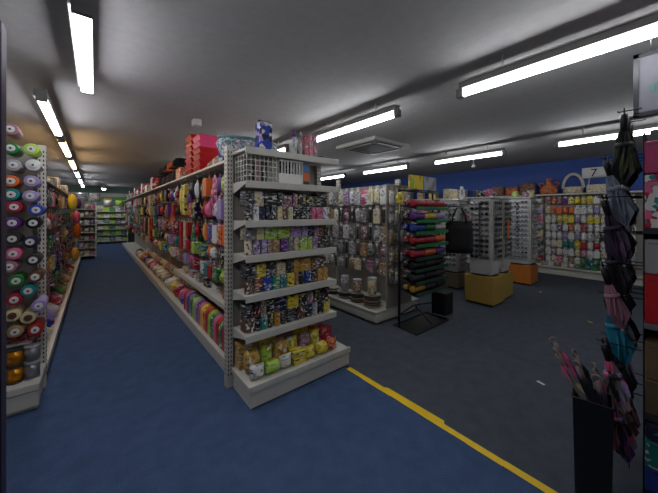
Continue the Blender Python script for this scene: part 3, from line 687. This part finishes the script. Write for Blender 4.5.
for k, z in enumerate(TRZ):
    m = MB().add([(2.965,1.97,z-.03),(3.70,1.97,z-.03),(3.70,2.19,z+.02),(2.965,2.19,z+.02),(2.965,1.97,z-.022),(3.70,1.97,z-.022),(3.70,2.19,z+.028),(2.965,2.19,z+.028)],
        [(0,3,2,1),(4,5,6,7),(0,1,5,4),(1,2,6,5),(2,3,7,6),(3,0,4,7)])
    p = obj('tray', m, BLACK, t); obj('tray_lip', MB().rbox((2.965,1.955,z-.036),(3.70,1.968,z+.004), .003), GREEN if k < 4 else DGREEN, p)
tc = [('crimson','red','red'),('purple','yellow','lilac'),('blue','green','white'),('red','crimson','orange'),('crimson','orange','purple'),('black','charcoal','black'),('charcoal','black','charcoal'),('gold','charcoal','black')]
for k, z in enumerate(TRZ):
    for j in range(3):
        c = tc[k][j]
        o = tag(obj('fabric_roll', standing_mesh('lyingroll',.235,.08,.10), plain('fabric_'+c, tuple(x*.9 for x in PAL[c]), .55), None, (3.09+j*.243,2.033,z-.003), 0), f"{c} rolled fabric, {['post end','middle','far end'][j]} of the {O(k)} tray down on the black rack", 'fabric roll', 'rolls on the tray rack')
        o2 = tag(obj('fabric_roll', standing_mesh('lyingroll',.23,.06,.075), pack(c,1), None, (3.09+j*.243,2.137,z+.022), 0), f"{c} smaller roll behind the {['post end','middle','far end'][j]} roll, {O(k)} tray down on the black rack", 'fabric roll', 'rolls on the tray rack')
# yellow ruffled flower at the rack top
t = thing('fabric_flower', 'yellow ruffled bow hung at the top of the fabric rack post', 'bow', (2.90,2.165,1.62))
for k in range(6):
    a = k*pi/3; obj('petal', MB().ell((.05*cos(a),-.01,.05*sin(a)), (.036,.014,.036), 8, 5), cm('yellow',.6), t)
obj('knot', MB().ell((0,-.02,0),(.022,.016,.022),8,5), cm('gold',.6), t); obj('streamer', MB().pillow(.03,.16,.008,z0=-.2), cm('yellow',.6), t)

# ------------------------------------------------------------------ black bag stand
t = thing('bag_stand', 'black pole stand with a square foot behind the fabric rack', 'stand', (3.87,2.14,0))
obj('foot_block', MB().rbox((-.11,-.11,0),(.11,.11,.31), .012), BLACK, t)
obj('pole', MB().tube([(0,.05,.31),(0,.05,1.62)], .014, 8), BLACK, t); obj('arm', MB().tube([(0,.05,1.53),(.10,-.02,1.53),(.28,-.13,1.53),(.28,-.13,1.545)], .008, 6), BLACK, t)
t = thing('tote_bag', 'black tote bag hanging from the pole stand before the sunglasses', 'bag', (4.13,2.02,1.50), R(-50))
CL = plain('black_canvas', (.055,.055,.07), .8)
m = MB().pillow(.38,.48,.08, 6, 7, z0=-.66, wob=.008); m.v = [(x*(1+.1*(-z-.4)), y, z) for x, y, z in m.v]
obj('bag_body', m, CL, t)
for yy in (-.012,.012): obj('handle', MB().tube([(-.10,yy,-.23),(-.085,yy,-.1),(-.03,yy,.008),(.03,yy,.008),(.085,yy,-.1),(.10,yy,-.23)], .01, 6), CL, t)

# ------------------------------------------------------------------ SUNGLASSES towers
SG = MB()
for s in (-1,1):
    SG.lathe([(.003,-.004),(.026,-.003),(.029,0),(.026,.003),(.003,.004)], 12, o=(s*.034,0,0), axis='y', mi=1)
    SG.tube([(s*.034+.03*cos(2*pi*k/12), -.002, .024*sin(2*pi*k/12)) for k in range(13)], .004, 5)
    SG.tube([(s*.063,0,.01),(s*.058,.011,.009),(s*-.03,.012+.004*s,.002)], .0025, 5)
SG.tube([(-.01,-.003,.01),(0,-.006,.014),(.01,-.003,.01)], .004, 5)
SGM = SG.mesh('sunglasses')
GOLD = plain('box_gold_laminate', (.66,.54,.24), .55); ORBOX = plain('box_orange_laminate', (.72,.42,.14), .5)
TW = plain('tower_white', (.72,.72,.72), .4); MIR = plain('tower_mirror', (.70,.72,.75), .08, 1)
LENS = [plain('lens_black', (.03,.03,.035), .15), plain('lens_brown', (.16,.09,.05), .15), plain('lens_grey', (.25,.26,.28), .15), plain('lens_silver', (.6,.6,.62), .2, .6)]
def tower(desc, base_desc, loc, bs, bh, cw, top, bmat, dens=1.0, cols=2, rows=11, pale=False, faces=(0,1)):
    t = thing('sunglasses_tower', f'{desc}', 'display stand', loc, 0, 'sunglasses towers')
    obj('base_box', MB().rbox((-bs/2,-bs/2,.03),(bs/2,bs/2,bh), .006), bmat, t)
    obj('kick_plate', B((-bs/2+.02,-bs/2+.02,0),(bs/2-.02,bs/2-.02,.03)), BLACK, t)
    obj('turntable', MB().lathe([(cw*.62,bh),(cw*.62,bh+.02)], 20), BLACK, t)
    obj('core_column', MB().rbox((-cw/2,-cw/2,bh+.02),(cw/2,cw/2,top), .006), TW, t)
    obj('tower_cap', MB().rbox((-cw/2-.03,-cw/2-.03,top),(cw/2+.03,cw/2+.03,top+.03), .008), TW, t)
    for f in (0,1):
        rz = (-pi/2, 0)[f]
        p = obj('rack_panel', B((-cw/2+.01,-cw/2-.006,bh+.1),(cw/2-.01,-cw/2-.001,top-.03)), TW, t, rz=rz)
        obj('mirror_strip', B((-.022,-cw/2-.009,bh+.3),(.022,-cw/2-.0065,top-.06)), MIR, t, rz=rz)
        for s in (-1,1): obj('notched_rail', B((s*cw*.47-.006,-cw/2-.02,bh+.1),(s*cw*.47+.006,-cw/2-.006,top-.03)), METAL, t, rz=rz)
    z0, z1 = bh+(.16 if pale else .30), top-.07
    for f in faces:
        rz = (-pi/2,0)[f]
        for c in range(cols):
            for r in range(rows):
                z = z1-(z1-z0)*r/(rows-1)
                u = (c-(cols-1)/2)*cw*(.47 if cols == 2 else .315); v = -cw/2-.041
                x = u*cos(rz)-v*sin(rz); y = u*sin(rz)+v*cos(rz)
                li = 3 if rnd.random() < (.75 if pale else .25) else rnd.choice([0,0,1,2,2])
                o = obj('sunglasses', SGM, [cm('silver') if pale else BLACK if rnd.random() < .5 else cm('grey'), LENS[li]], None, (loc[0]+x,loc[1]+y,z), rz)
                o.scale = ((1.05 if cols == 2 else .88),)*3
                tag(o, f"{['dark','brown lens','grey lens','pale'][li]} glasses, {O(r)} row down, {['left','right'][c] if cols == 2 else ['first','second','third'][c]} column, {['aisle','window'][f]} face of {base_desc}".replace('left column','first column').replace('right column','second column').replace('aisle face','long face').replace('window face','short face'), 'sunglasses', f'glasses on {base_desc}')
    return t
tower('square sunglasses tower on a gold box, standing nearest the black tote bag'.replace('nearest','beside'), 'tote side tower', (4.87,1.965,0), .44, .45, .32, 1.66, GOLD)
tower('square sunglasses tower on a gold box with an orange tag, behind the first tower', 'tagged tower', (5.36,1.99,0), .42, .43, .32, 1.66, GOLD, faces=(1,0))
tower('pale tower of silvery glasses on an orange box by the blue wall', 'orange box tower', (6.80,2.03,0), .46, .40, .40, 1.72, ORBOX, rows=13, cols=3, pale=True)
tower('pale tower packed with silvery glasses hidden behind the black tote bag', 'hidden tower', (5.42,2.76,0), .40, .30, .32, 1.66, plain('box_beige_laminate', (.52,.46,.36), .6), rows=13, cols=2, pale=True)
t = thing('hanging_tag', 'long orange tag hanging on the second sunglasses tower', 'tag', (5.27,1.755,1.33)); obj('card', B((-.035,-.002,-.30),(.035,.002,0)), cm('orange'), t); obj('loop', MB().tube([(0,0,0),(0,.006,.02),(0,.012,.035)], .003, 5), BLACK, t)
# pieces on tower tops
for i, (x, y, z, c, k, w, h) in enumerate(((4.80,2.0,1.692,'black','can',.12,.10),(4.95,1.93,1.692,'pink','box',.12,.13),(5.30,2.0,1.692,'charcoal','bag',.2,.11),(6.70,2.1,1.752,'lime','jar',.14,.12),(6.82,1.96,1.752,'mauve','box',.13,.1),(6.94,1.9,1.752,'cream','can',.13,.14),(5.42,2.76,1.692,'cream','box',.2,.2))):
    standing('small_carton' if k == 'box' else 'trinket_pot', k, w, .08, h, c, f"{c} item, {O(i)} of the pieces standing on the sunglasses tower tops", 'ornament', 'pieces on the tower tops', (x,y,z))
t = thing('picture_card', 'small framed white card standing on the hidden tower behind the tote', 'card', (5.5,2.64,1.692)); obj('card_face', B((-.06,-.004,0),(.06,.0,.25)), cm('white'), t); obj('card_mark', B((-.03,-.006,.09),(.03,-.0045,.19)), cm('grey'), t)

# ------------------------------------------------------------------ BLUE WALL shelving
WB = 1.2
for b in range(6):
    y0 = -.3+b*WB
    t = thing('pegboard_bay', f"cream pegboard bay against the blue wall, {['hidden behind the hung umbrellas','under the arched basket','behind the orange box tower','fourth beyond the hung umbrellas','fifth beyond the hung umbrellas','sixth beyond the hung umbrellas'][b]}", 'shelving', (8.44,y0,0), 0, 'bays against the blue wall')
    obj('back_panel', B((-.02,0,.1),(.0,WB-.004,1.84)), plain('pegboard_pale', (.55,.54,.52), .7), t)
    pl = MB().box((-.24,0,.01),(-.02,WB-.004,.16)); pl.rbox((-.30,0,.165),(-.02,WB-.004,.2), .003); obj('base_shelf', pl, METAL, t)
    obj('top_shelf', MB().rbox((-.29,0,1.835),(-.02,WB-.004,1.865), .003), METAL, t)
    obj('upright', POST2 if False else post_mesh(1.83), [METAL,DARKSLOT], t, (-.03,WB-.03,0))
WR = [1.80,1.58,1.375,1.185,1.0,.815,.625,.445]
wc = [
 ['white','lime','white','white','green','white','yellow','yellow','yellow','yellow','purple','mauve','orange','brown'],
 ['yellow','white','white','silver','white','lilac','purple','purple','white','orange','orange','orange','orange','cream'],
 ['red','white','orange','white','cream','yellow','yellow','white','lilac','yellow','yellow','yellow','white','blue'],
 ['white','yellow','yellow','white','white','blue','blue','red','white','orange','white','purple','white','red'],
 ['white','orange','yellow','silver','navy','grey','white','white','lilac','blue','lilac','white','pink','pink'],
 ['white','yellow','yellow','grey','grey','red','white','red','yellow','teal','teal','cream','pink','white'],
 ['silver','grey','white','grey','cream','white','blue','pink','cream','white','pink','white','mauve','white'],
 ['grey','white','mauve','pink','white','green','teal','green','white','tan','white','pink','cream','white'] ]
for r, z in enumerate(WR):
    for i in range(14):
        y = .55 + i*.106
        c = wc[r][i]; c = 'white' if c in ('red','purple','blue','green','pink','grey') and rnd.random() < .45 else c; kd = ['pouch','box','blister','pouch'][(i+r*2) % 4]
        b = int((y+.3)/WB); yy = y-(-.3+b*WB)
        hook(bpy.data.objects['pegboard_bay'+('' if b == 0 else '.%03d' % b)], (-.02,yy,z), -pi/2, .12)
        hanging({'pouch':'snack_pouch','box':'hanging_carton','blister':'blister_pack'}[kd], kd, .098, .14, .04, c, f"{c} {KW[kd]}, {O(13-i)} from the orange box tower, {O(r)} row down on the blue wall", KW[kd], f'goods on row {O(r)} down of the blue wall', (8.33,y,z), -pi/2, cm(c,.4) if rnd.random() < .3 else None)
    for i in range(13):
        if r > 5 and i % 2: continue
        y = 2.16+i*.34; c = ['white','silver','grey','white','pink','charcoal','white','lilac','cream','red'][(i*3+r*7) % 10]; kd = ['pouch','box','blister'][(i+r) % 3]
        hanging({'pouch':'snack_pouch','box':'hanging_carton','blister':'blister_pack'}[kd], kd, .26, .118, .05, c, f"{c} wide {KW[kd]}, {O(i)} beyond orange box tower, {O(r)} row of the blue wall", KW[kd], f'goods on row {O(r)} down of the blue wall', (8.33,y,z), -pi/2)
        b = int((y+.3)/WB); hook(bpy.data.objects['pegboard_bay'+('' if b == 0 else '.%03d' % b)], (-.02,y-(-.3+b*WB),z), -pi/2, .12)
for i in range(12):
    c = ['white','cream','pink','mauve','green','teal','green','white','cream','tan','white','cream'][i]
    standing('small_pack','bag' if i % 2 else 'box',.11,.12,.09,c,f'{c} small pack, {O(i)} along the base shelf of the blue wall','pack','packs on the blue wall base shelf',(8.24,.6+i*.125,.201),-pi/2)
# top of the blue wall shelving
WICK = stripes('wicker_cream', ['cream','white','tan','cream'], (60,60,90)); WICKO = stripes('wicker_orange', ['orange','tan','orange','brown'], (50,50,60)); WICKB = stripes('wicker_brown', ['brown','tan','brown','mauve'], (50,50,60))
t = thing('arched_basket', 'cream wicker basket with a broad arched handle above the blue wall goods', 'basket', (8.25,1.46,1.867))
obj('basket_body', MB().lathe([(.13,0),(.19,.01),(.21,.14),(.19,.14),(.17,.02),(.01,.02)], 20), WICK, t)
obj('arch_handle', MB().tube([(0,.2*cos(pi*k/14),.12+.31*sin(pi*k/14)) for k in range(15)], .032, 8), plain('wicker_white', (.74,.72,.66), .7), t)
t.scale = (.6,.88,1)
t = thing('oblong_basket', 'wide cream basket with wire handles beside the number card', 'basket', (8.25,.98,1.866))
obj('basket_body', MB().rbox((-.1,-.25,0),(.1,.24,.17), .02, seg=2), WICK, t)
obj('wire_handle', MB().tube([(0,-.22,.17),(0,-.2,.33),(0,0,.36),(0,.2,.33),(0,.22,.17)], .012, 6), plain('wicker_white', (.74,.72,.66), .7), t)
t = thing('orange_basket', 'orange wicker bottle basket on the blue wall top shelf', 'basket', (8.25,1.90,1.867))
obj('basket_body', MB().lathe([(.12,0),(.15,.02),(.16,.12),(.10,.2),(.05,.24),(.045,.36),(.06,.37),(.01,.37)], 18), WICKO, t)
for s in (-1,1): obj('side_loop', MB().tube([(0,s*.13,.18),(0,s*.18,.24),(0,s*.13,.28),(0,s*.08,.24)], .014, 6), WICKO, t)
t.scale = (.75,1.1,1)
for i, (y, w, h, m, c) in enumerate(((2.32,.17,.28,WICKB,'brown'),(2.66,.15,.2,WICKO,'tan'),(3.0,.16,.24,WICKB,'dark brown'))):
    t = thing('round_basket', f'{c} wicker basket, {O(i)} beyond the orange basket on the blue wall top', 'basket', (8.25,y,1.866), 0, 'round baskets on the blue wall top')
    obj('basket_body', MB().lathe([(w*.7,0),(w,.04),(w*.95,h),(w*.8,h),(w*.8,.04),(.01,.04)], 16), m, t); obj('basket_rim', MB().tube([(w*.9*cos(pi*k/10),w*.9*sin(pi*k/10),h) for k in range(21)], .016, 6), m, t); t.scale = (.75,1,1)
for i in range(7):
    c = ['charcoal','white','cream','yellow','cream','teal','white'][i]; y = 3.5+i*.45
    standing('ornament_carton','box' if i % 2 else 'can',.24,.18,.18+.05*(i%3),c,f'{c} item, {O(i)} beyond the round baskets on the blue wall top','ornament','items on the blue wall top',(8.26,y,1.866),-pi/2)
t = thing('number_sign', 'white hanging number card on the blue wall above the baskets', 'sign', (8.46,1.14,2.2))
obj('card', MB().rbox((-.008,-.2,0),(.008,.2,.23), .003), cm('white',.6), t); obj('bracket', B((.008,-.03,.05),(.04,.03,.12)), BLACK, t)
text('7', .24, t, (-.011, .065, .03), (pi/2,0,-pi/2), cm('black'), .002)

# ------------------------------------------------------------------ shelving and umbrellas at the near right edge
t = thing('carton_shelving', 'dark shelving with stacked cartons at the frame edge beside the umbrellas', 'shelving', (0,0,0))
DK = plain('shelving_dark', (.16,.16,.18), .6)
obj('end_panel', B((2.13,.1015,0),(2.7,.1055,1.86)), BLACK, t); obj('back_panel', B((2.62,-.9,0),(2.64,.1005,1.95)), DK, t)
for z in (.05,.46,.905,1.37): obj('shelf', MB().rbox((2.085,-.9,z-.028),(2.618,.1005,z), .003), [DK,DK,plain('shelf_grey', (.40,.40,.42), .5),DK][(.05,.46,.905,1.37).index(z)], t)
RB = [('pink_carton',.72,1.37+.27,.16,'plain',(.72,.20,.42),'bright pink carton, topmost at the frame edge'),('print_carton',0,1.371,.265,'print',None,'white carton printed with teal and pink, under the pink one'),
 ('red_carton',0,.906,.24,'plain',(.72,.06,.10),'red carton on the grey shelf at the frame edge'),('pale_carton',0,1.148,.17,'plain',(.58,.58,.58),'pale grey carton standing on the red one'),
 ('brown_carton',0,.461,.17,'plain',(.38,.31,.22),'brown cardboard carton, lower of two at the frame edge'),('brown_carton',0,.633,.18,'plain',(.42,.34,.24),'brown cardboard carton, upper of two at the frame edge'),
 ('teal_carton',0,.2,.13,'tprint',None,'teal printed carton on the bottom shelf at the frame edge'),('floral_carton',0,.332,.09,'floral',None,'navy floral carton on top of the teal one'),('striped_carton',0,.052,.145,'stripe',None,'blue and orange striped carton under the teal one')]
for nm, _, z, h, st, col, lb in RB:
    m = {'plain': None, 'print': stripes('carton_print', ['white','white','teal','white','crimson','white','pink'], (45,45,45)), 'tprint': stripes('carton_teal', ['teal','teal','teal','white','teal'], (55,55,55)),
         'floral': stripes('carton_floral', ['navy','navy','teal','navy','mauve','charcoal'], (60,60,60)), 'stripe': stripes('carton_stripe', ['blue','navy','orange','blue'], (3,3,16))}[st] or plain('flat_'+nm+str(z), col, .5)
    t = thing(nm, lb, 'carton', (2.095,-.182,z)); obj('box_body', MB().rbox((0,-.3,0),(.3,.28,h-.003), .004), m, t); obj('lid_seam', B((-.0012,-.29,h*.86),(.0,.27,h*.875)), cm('charcoal'), t)
# folded umbrellas hung on arms from the end panel
def umbrella(loc, L, rad, mat, label, group, tilt, hmat=BLACK, rz=0, hook_h=False, tie=True):
    o = thing('folded_umbrella', label, 'umbrella', loc, rz, group); o.rotation_euler = (tilt[0], tilt[1], rz)
    n = 20; prof = [(.012,0),(rad*.42,-.02),(rad*.62,-L*.28),(rad*.84,-L*.5),(rad,-L*.74),(rad*.55,-L*.86),(.008,-L)]
    if not tie: prof = [(.012,0),(rad*.75,-.012),(rad,-L*.14),(rad*.95,-L*.3),(rad*.68,-L*.6),(rad*.45,-L*.85),(.006,-L)]
    m = MB(); vs = []; ph = rnd.uniform(0,6)
    for i, (r, h) in enumerate(prof):
        for k in range(n):
            a = 2*pi*k/n + h*4; f = (.55 if k % 2 else 1)*(1+.16*sin(k*2.3+h*20+ph)); rr = r*f*(1/1.16); hh = h + (.02*sin(k*1.7+ph) if tie and .1 < -h < L*.95 else 0); vs.append((rr*cos(a), rr*sin(a), hh))
    m.add(vs, [(i*n+k,i*n+(k+1)%n,(i+1)*n+(k+1)%n,(i+1)*n+k) for i in range(len(prof)-1) for k in range(n)] + [tuple(range(n)), tuple(range((len(prof)-1)*n, len(prof)*n))], 0, False)
    obj('canopy_cloth', m, mat, o)
    if tie: obj('tie_band', MB().lathe([(rad*.60,-L*.32),(rad*.64,-L*.28),(rad*.58,-L*.24)], 14), mat, o)
    obj('tip', MB().tube([(0,0,-L),(0,0,-L-.03)], [.006,.003], 6), STEEL, o)
    if hook_h: obj('handle', MB().tube([(0,0,-.02),(0,0,.045)], [.011,.013], 8).tube([(0,.016*sin(2*pi*k/10),.057-.016*cos(2*pi*k/10)) for k in range(11)], .006, 6), hmat, o)
    else: obj('handle', MB().tube([(0,0,-.01),(0,0,.05),(0,0,.075)], [.014,.016,.012], 8), hmat, o); obj('wrist_loop', MB().tube([(0,0,.075),(.013,0,.084),(.015,0,.094),(.008,0,.106),(-.008,0,.106),(-.015,0,.094),(-.013,0,.084),(0,0,.075)], .0025, 5), hmat, o)
    return o
UM = {'olive': stripes('cloth_olive', [(.24,.26,.17),(.32,.34,.22),(.14,.15,.17)], (40,40,8)), 'slate': plain('cloth_slate', (.48,.52,.58), .7), 'plum': stripes('cloth_plum', [(.26,.19,.30),(.36,.26,.38),(.19,.15,.23)], (30,30,8)),
  'charcoal': plain('cloth_charcoal', (.13,.14,.18), .7), 'rose': plain('cloth_rose', (.58,.42,.48), .7), 'turquoise': plain('cloth_turquoise', (.12,.50,.60), .6), 'print': stripes('cloth_print', ['mauve','lilac','charcoal','cream','pink','grey'], (45,45,20)),
  'lilac': stripes('cloth_lilac', ['lilac','mauve','charcoal','pink','purple'], (40,40,14)), 'ink': plain('cloth_ink', (.10,.10,.15), .7)}
tiers = [(1.87,.28,('olive','charcoal','olive'),.2),(1.655,.30,('slate','ink','slate'),-.28),(1.44,.30,('plum','ink','plum'),-.25),(1.25,.30,('charcoal','slate','charcoal'),-.2),(1.08,.30,('rose','ink','charcoal'),-.28),(.92,.28,('turquoise','slate','ink'),-.3),(.68,.27,('print','charcoal','print'),-.25),(.43,.30,('lilac','print','lilac'),-.1)]
NAMT = ['topmost','second','third','fourth','fifth','sixth','seventh','lowest']
for k, (z, L, cs, tl) in enumerate(tiers):
    for j in range(3):
        x = 2.08+j*.136+(.068 if k % 2 else 0); tx = -.22 if k else .02
        gap_ = z-tiers[k+1][0] if k < 7 else .3
        o = umbrella((x, .226 if k else .168, z), min(L, gap_+.075), .059 if gap_ > .22 else .056 if gap_ > .18 else .050, UM[cs[j]], f"folded {cs[j]} umbrella, {['outer','middle','inner'][j]} of three on the {NAMT[k]} tier of the rack", 'folded umbrellas on the rack', (tx,-.05,0))
        c_ = o.matrix_basis @ Vector((0,0,.0905))
        obj('hang_arm', MB().tube([(c_.x,.1055,c_.z),(c_.x,c_.y+.02,c_.z),(c_.x,c_.y+.025,c_.z+.006)], .003, 5), BLACK, bpy.data.objects['carton_shelving'])
# tub of stick umbrellas
t = thing('umbrella_tub', 'tall black square tub full of umbrellas on the carpet', 'tub', (1.905,.262,0), R(7.8))
m = MB(); a = .073; b_ = .064
m.add([(x*b_,y*b_,0) for x,y in((-1,-1),(1,-1),(1,1),(-1,1))]+[(x*a,y*a,.54) for x,y in((-1,-1),(1,-1),(1,1),(-1,1))]+[(x*(a-.006),y*(a-.006),.54) for x,y in((-1,-1),(1,-1),(1,1),(-1,1))]+[(x*(b_-.006),y*(b_-.006),.01) for x,y in((-1,-1),(1,-1),(1,1),(-1,1))],
  [(3,2,1,0)]+[(i,(i+1)%4,4+(i+1)%4,4+i) for i in range(4)]+[(4+i,4+(i+1)%4,8+(i+1)%4,8+i) for i in range(4)]+[(8+i,8+(i+1)%4,12+(i+1)%4,12+i) for i in range(4)]+[(12,13,14,15)])
obj('tub_body', m, plain('tub_black', (.045,.045,.05), .5), t)
obj('tub_rim', MB().tube([(-a,-a,.54),(a,-a,.54),(a,a,.54),(-a,a,.54),(-a,-a,.54)], .006, 5), BLACK, t)
HM = plain('handle_wood_grey', (.48,.43,.42), .5)
ev = Vector((-.136,.99,0)).normalized(); fv = Vector((.99,.136,0)).normalized(); i = 0
for ci, cc in enumerate((-.032,.032)):
    for si, (sv, lean, z) in enumerate(((.038,.51,.685),(.003,.36,.645),(-.0345,.20,.60))):
        z += (-.012,.018)[ci]
        o = umbrella((0,0,0), z-.44, .025, UM[['print','charcoal','plum','lilac','ink','print'][i]], f"{['patterned mauve','charcoal','plum','lilac print','ink dark','mauve print'][i]} stick umbrella in the black tub, {ORD[si]} most tilted of the {['outer','inner'][ci]} row", 'stick umbrellas in the tub', (0,0), hmat=HM, hook_h=True, tie=False)
        dirv = ev*sin(lean) + Vector((0,0,1))*cos(lean)
        top = Vector((1.905,.262,.54)) + ev*sv + fv*cc + dirv*(z-.54)/cos(lean)
        o.matrix_world = Matrix.Translation(top) @ dirv.to_track_quat('Z','Y').to_matrix().to_4x4() @ Matrix.Rotation(i*.6+2,4,'Z'); i += 1

# ------------------------------------------------------------------ world, camera, view
w = bpy.data.worlds.new('World'); SC.world = w; w.use_nodes = True
w.node_tree.nodes['Background'].inputs[0].default_value = (.6,.65,.7,1); w.node_tree.nodes['Background'].inputs[1].default_value = .02
cd = bpy.data.cameras.new('camera'); cam = bpy.data.objects.new('camera', cd); COL.objects.link(cam)
cd.sensor_width = 36; cd.sensor_fit = 'HORIZONTAL'; cd.lens = 36*285/658; cd.shift_x = 0; cd.shift_y = -(246.5-212)/658; cd.clip_start = .02
cam.location = (0,0,H); cam.rotation_euler = (pi/2, 0, -R(39.4)); SC.camera = cam
SC.view_settings.view_transform = 'Standard'; SC.view_settings.look = 'None'; SC.view_settings.gamma = 1; SC.view_settings.use_curve_mapping = False
SC.view_settings.exposure = 1.0
SC.cycles.use_denoising = True; SC.cycles.max_bounces = 6; SC.cycles.sample_clamp_indirect = 4
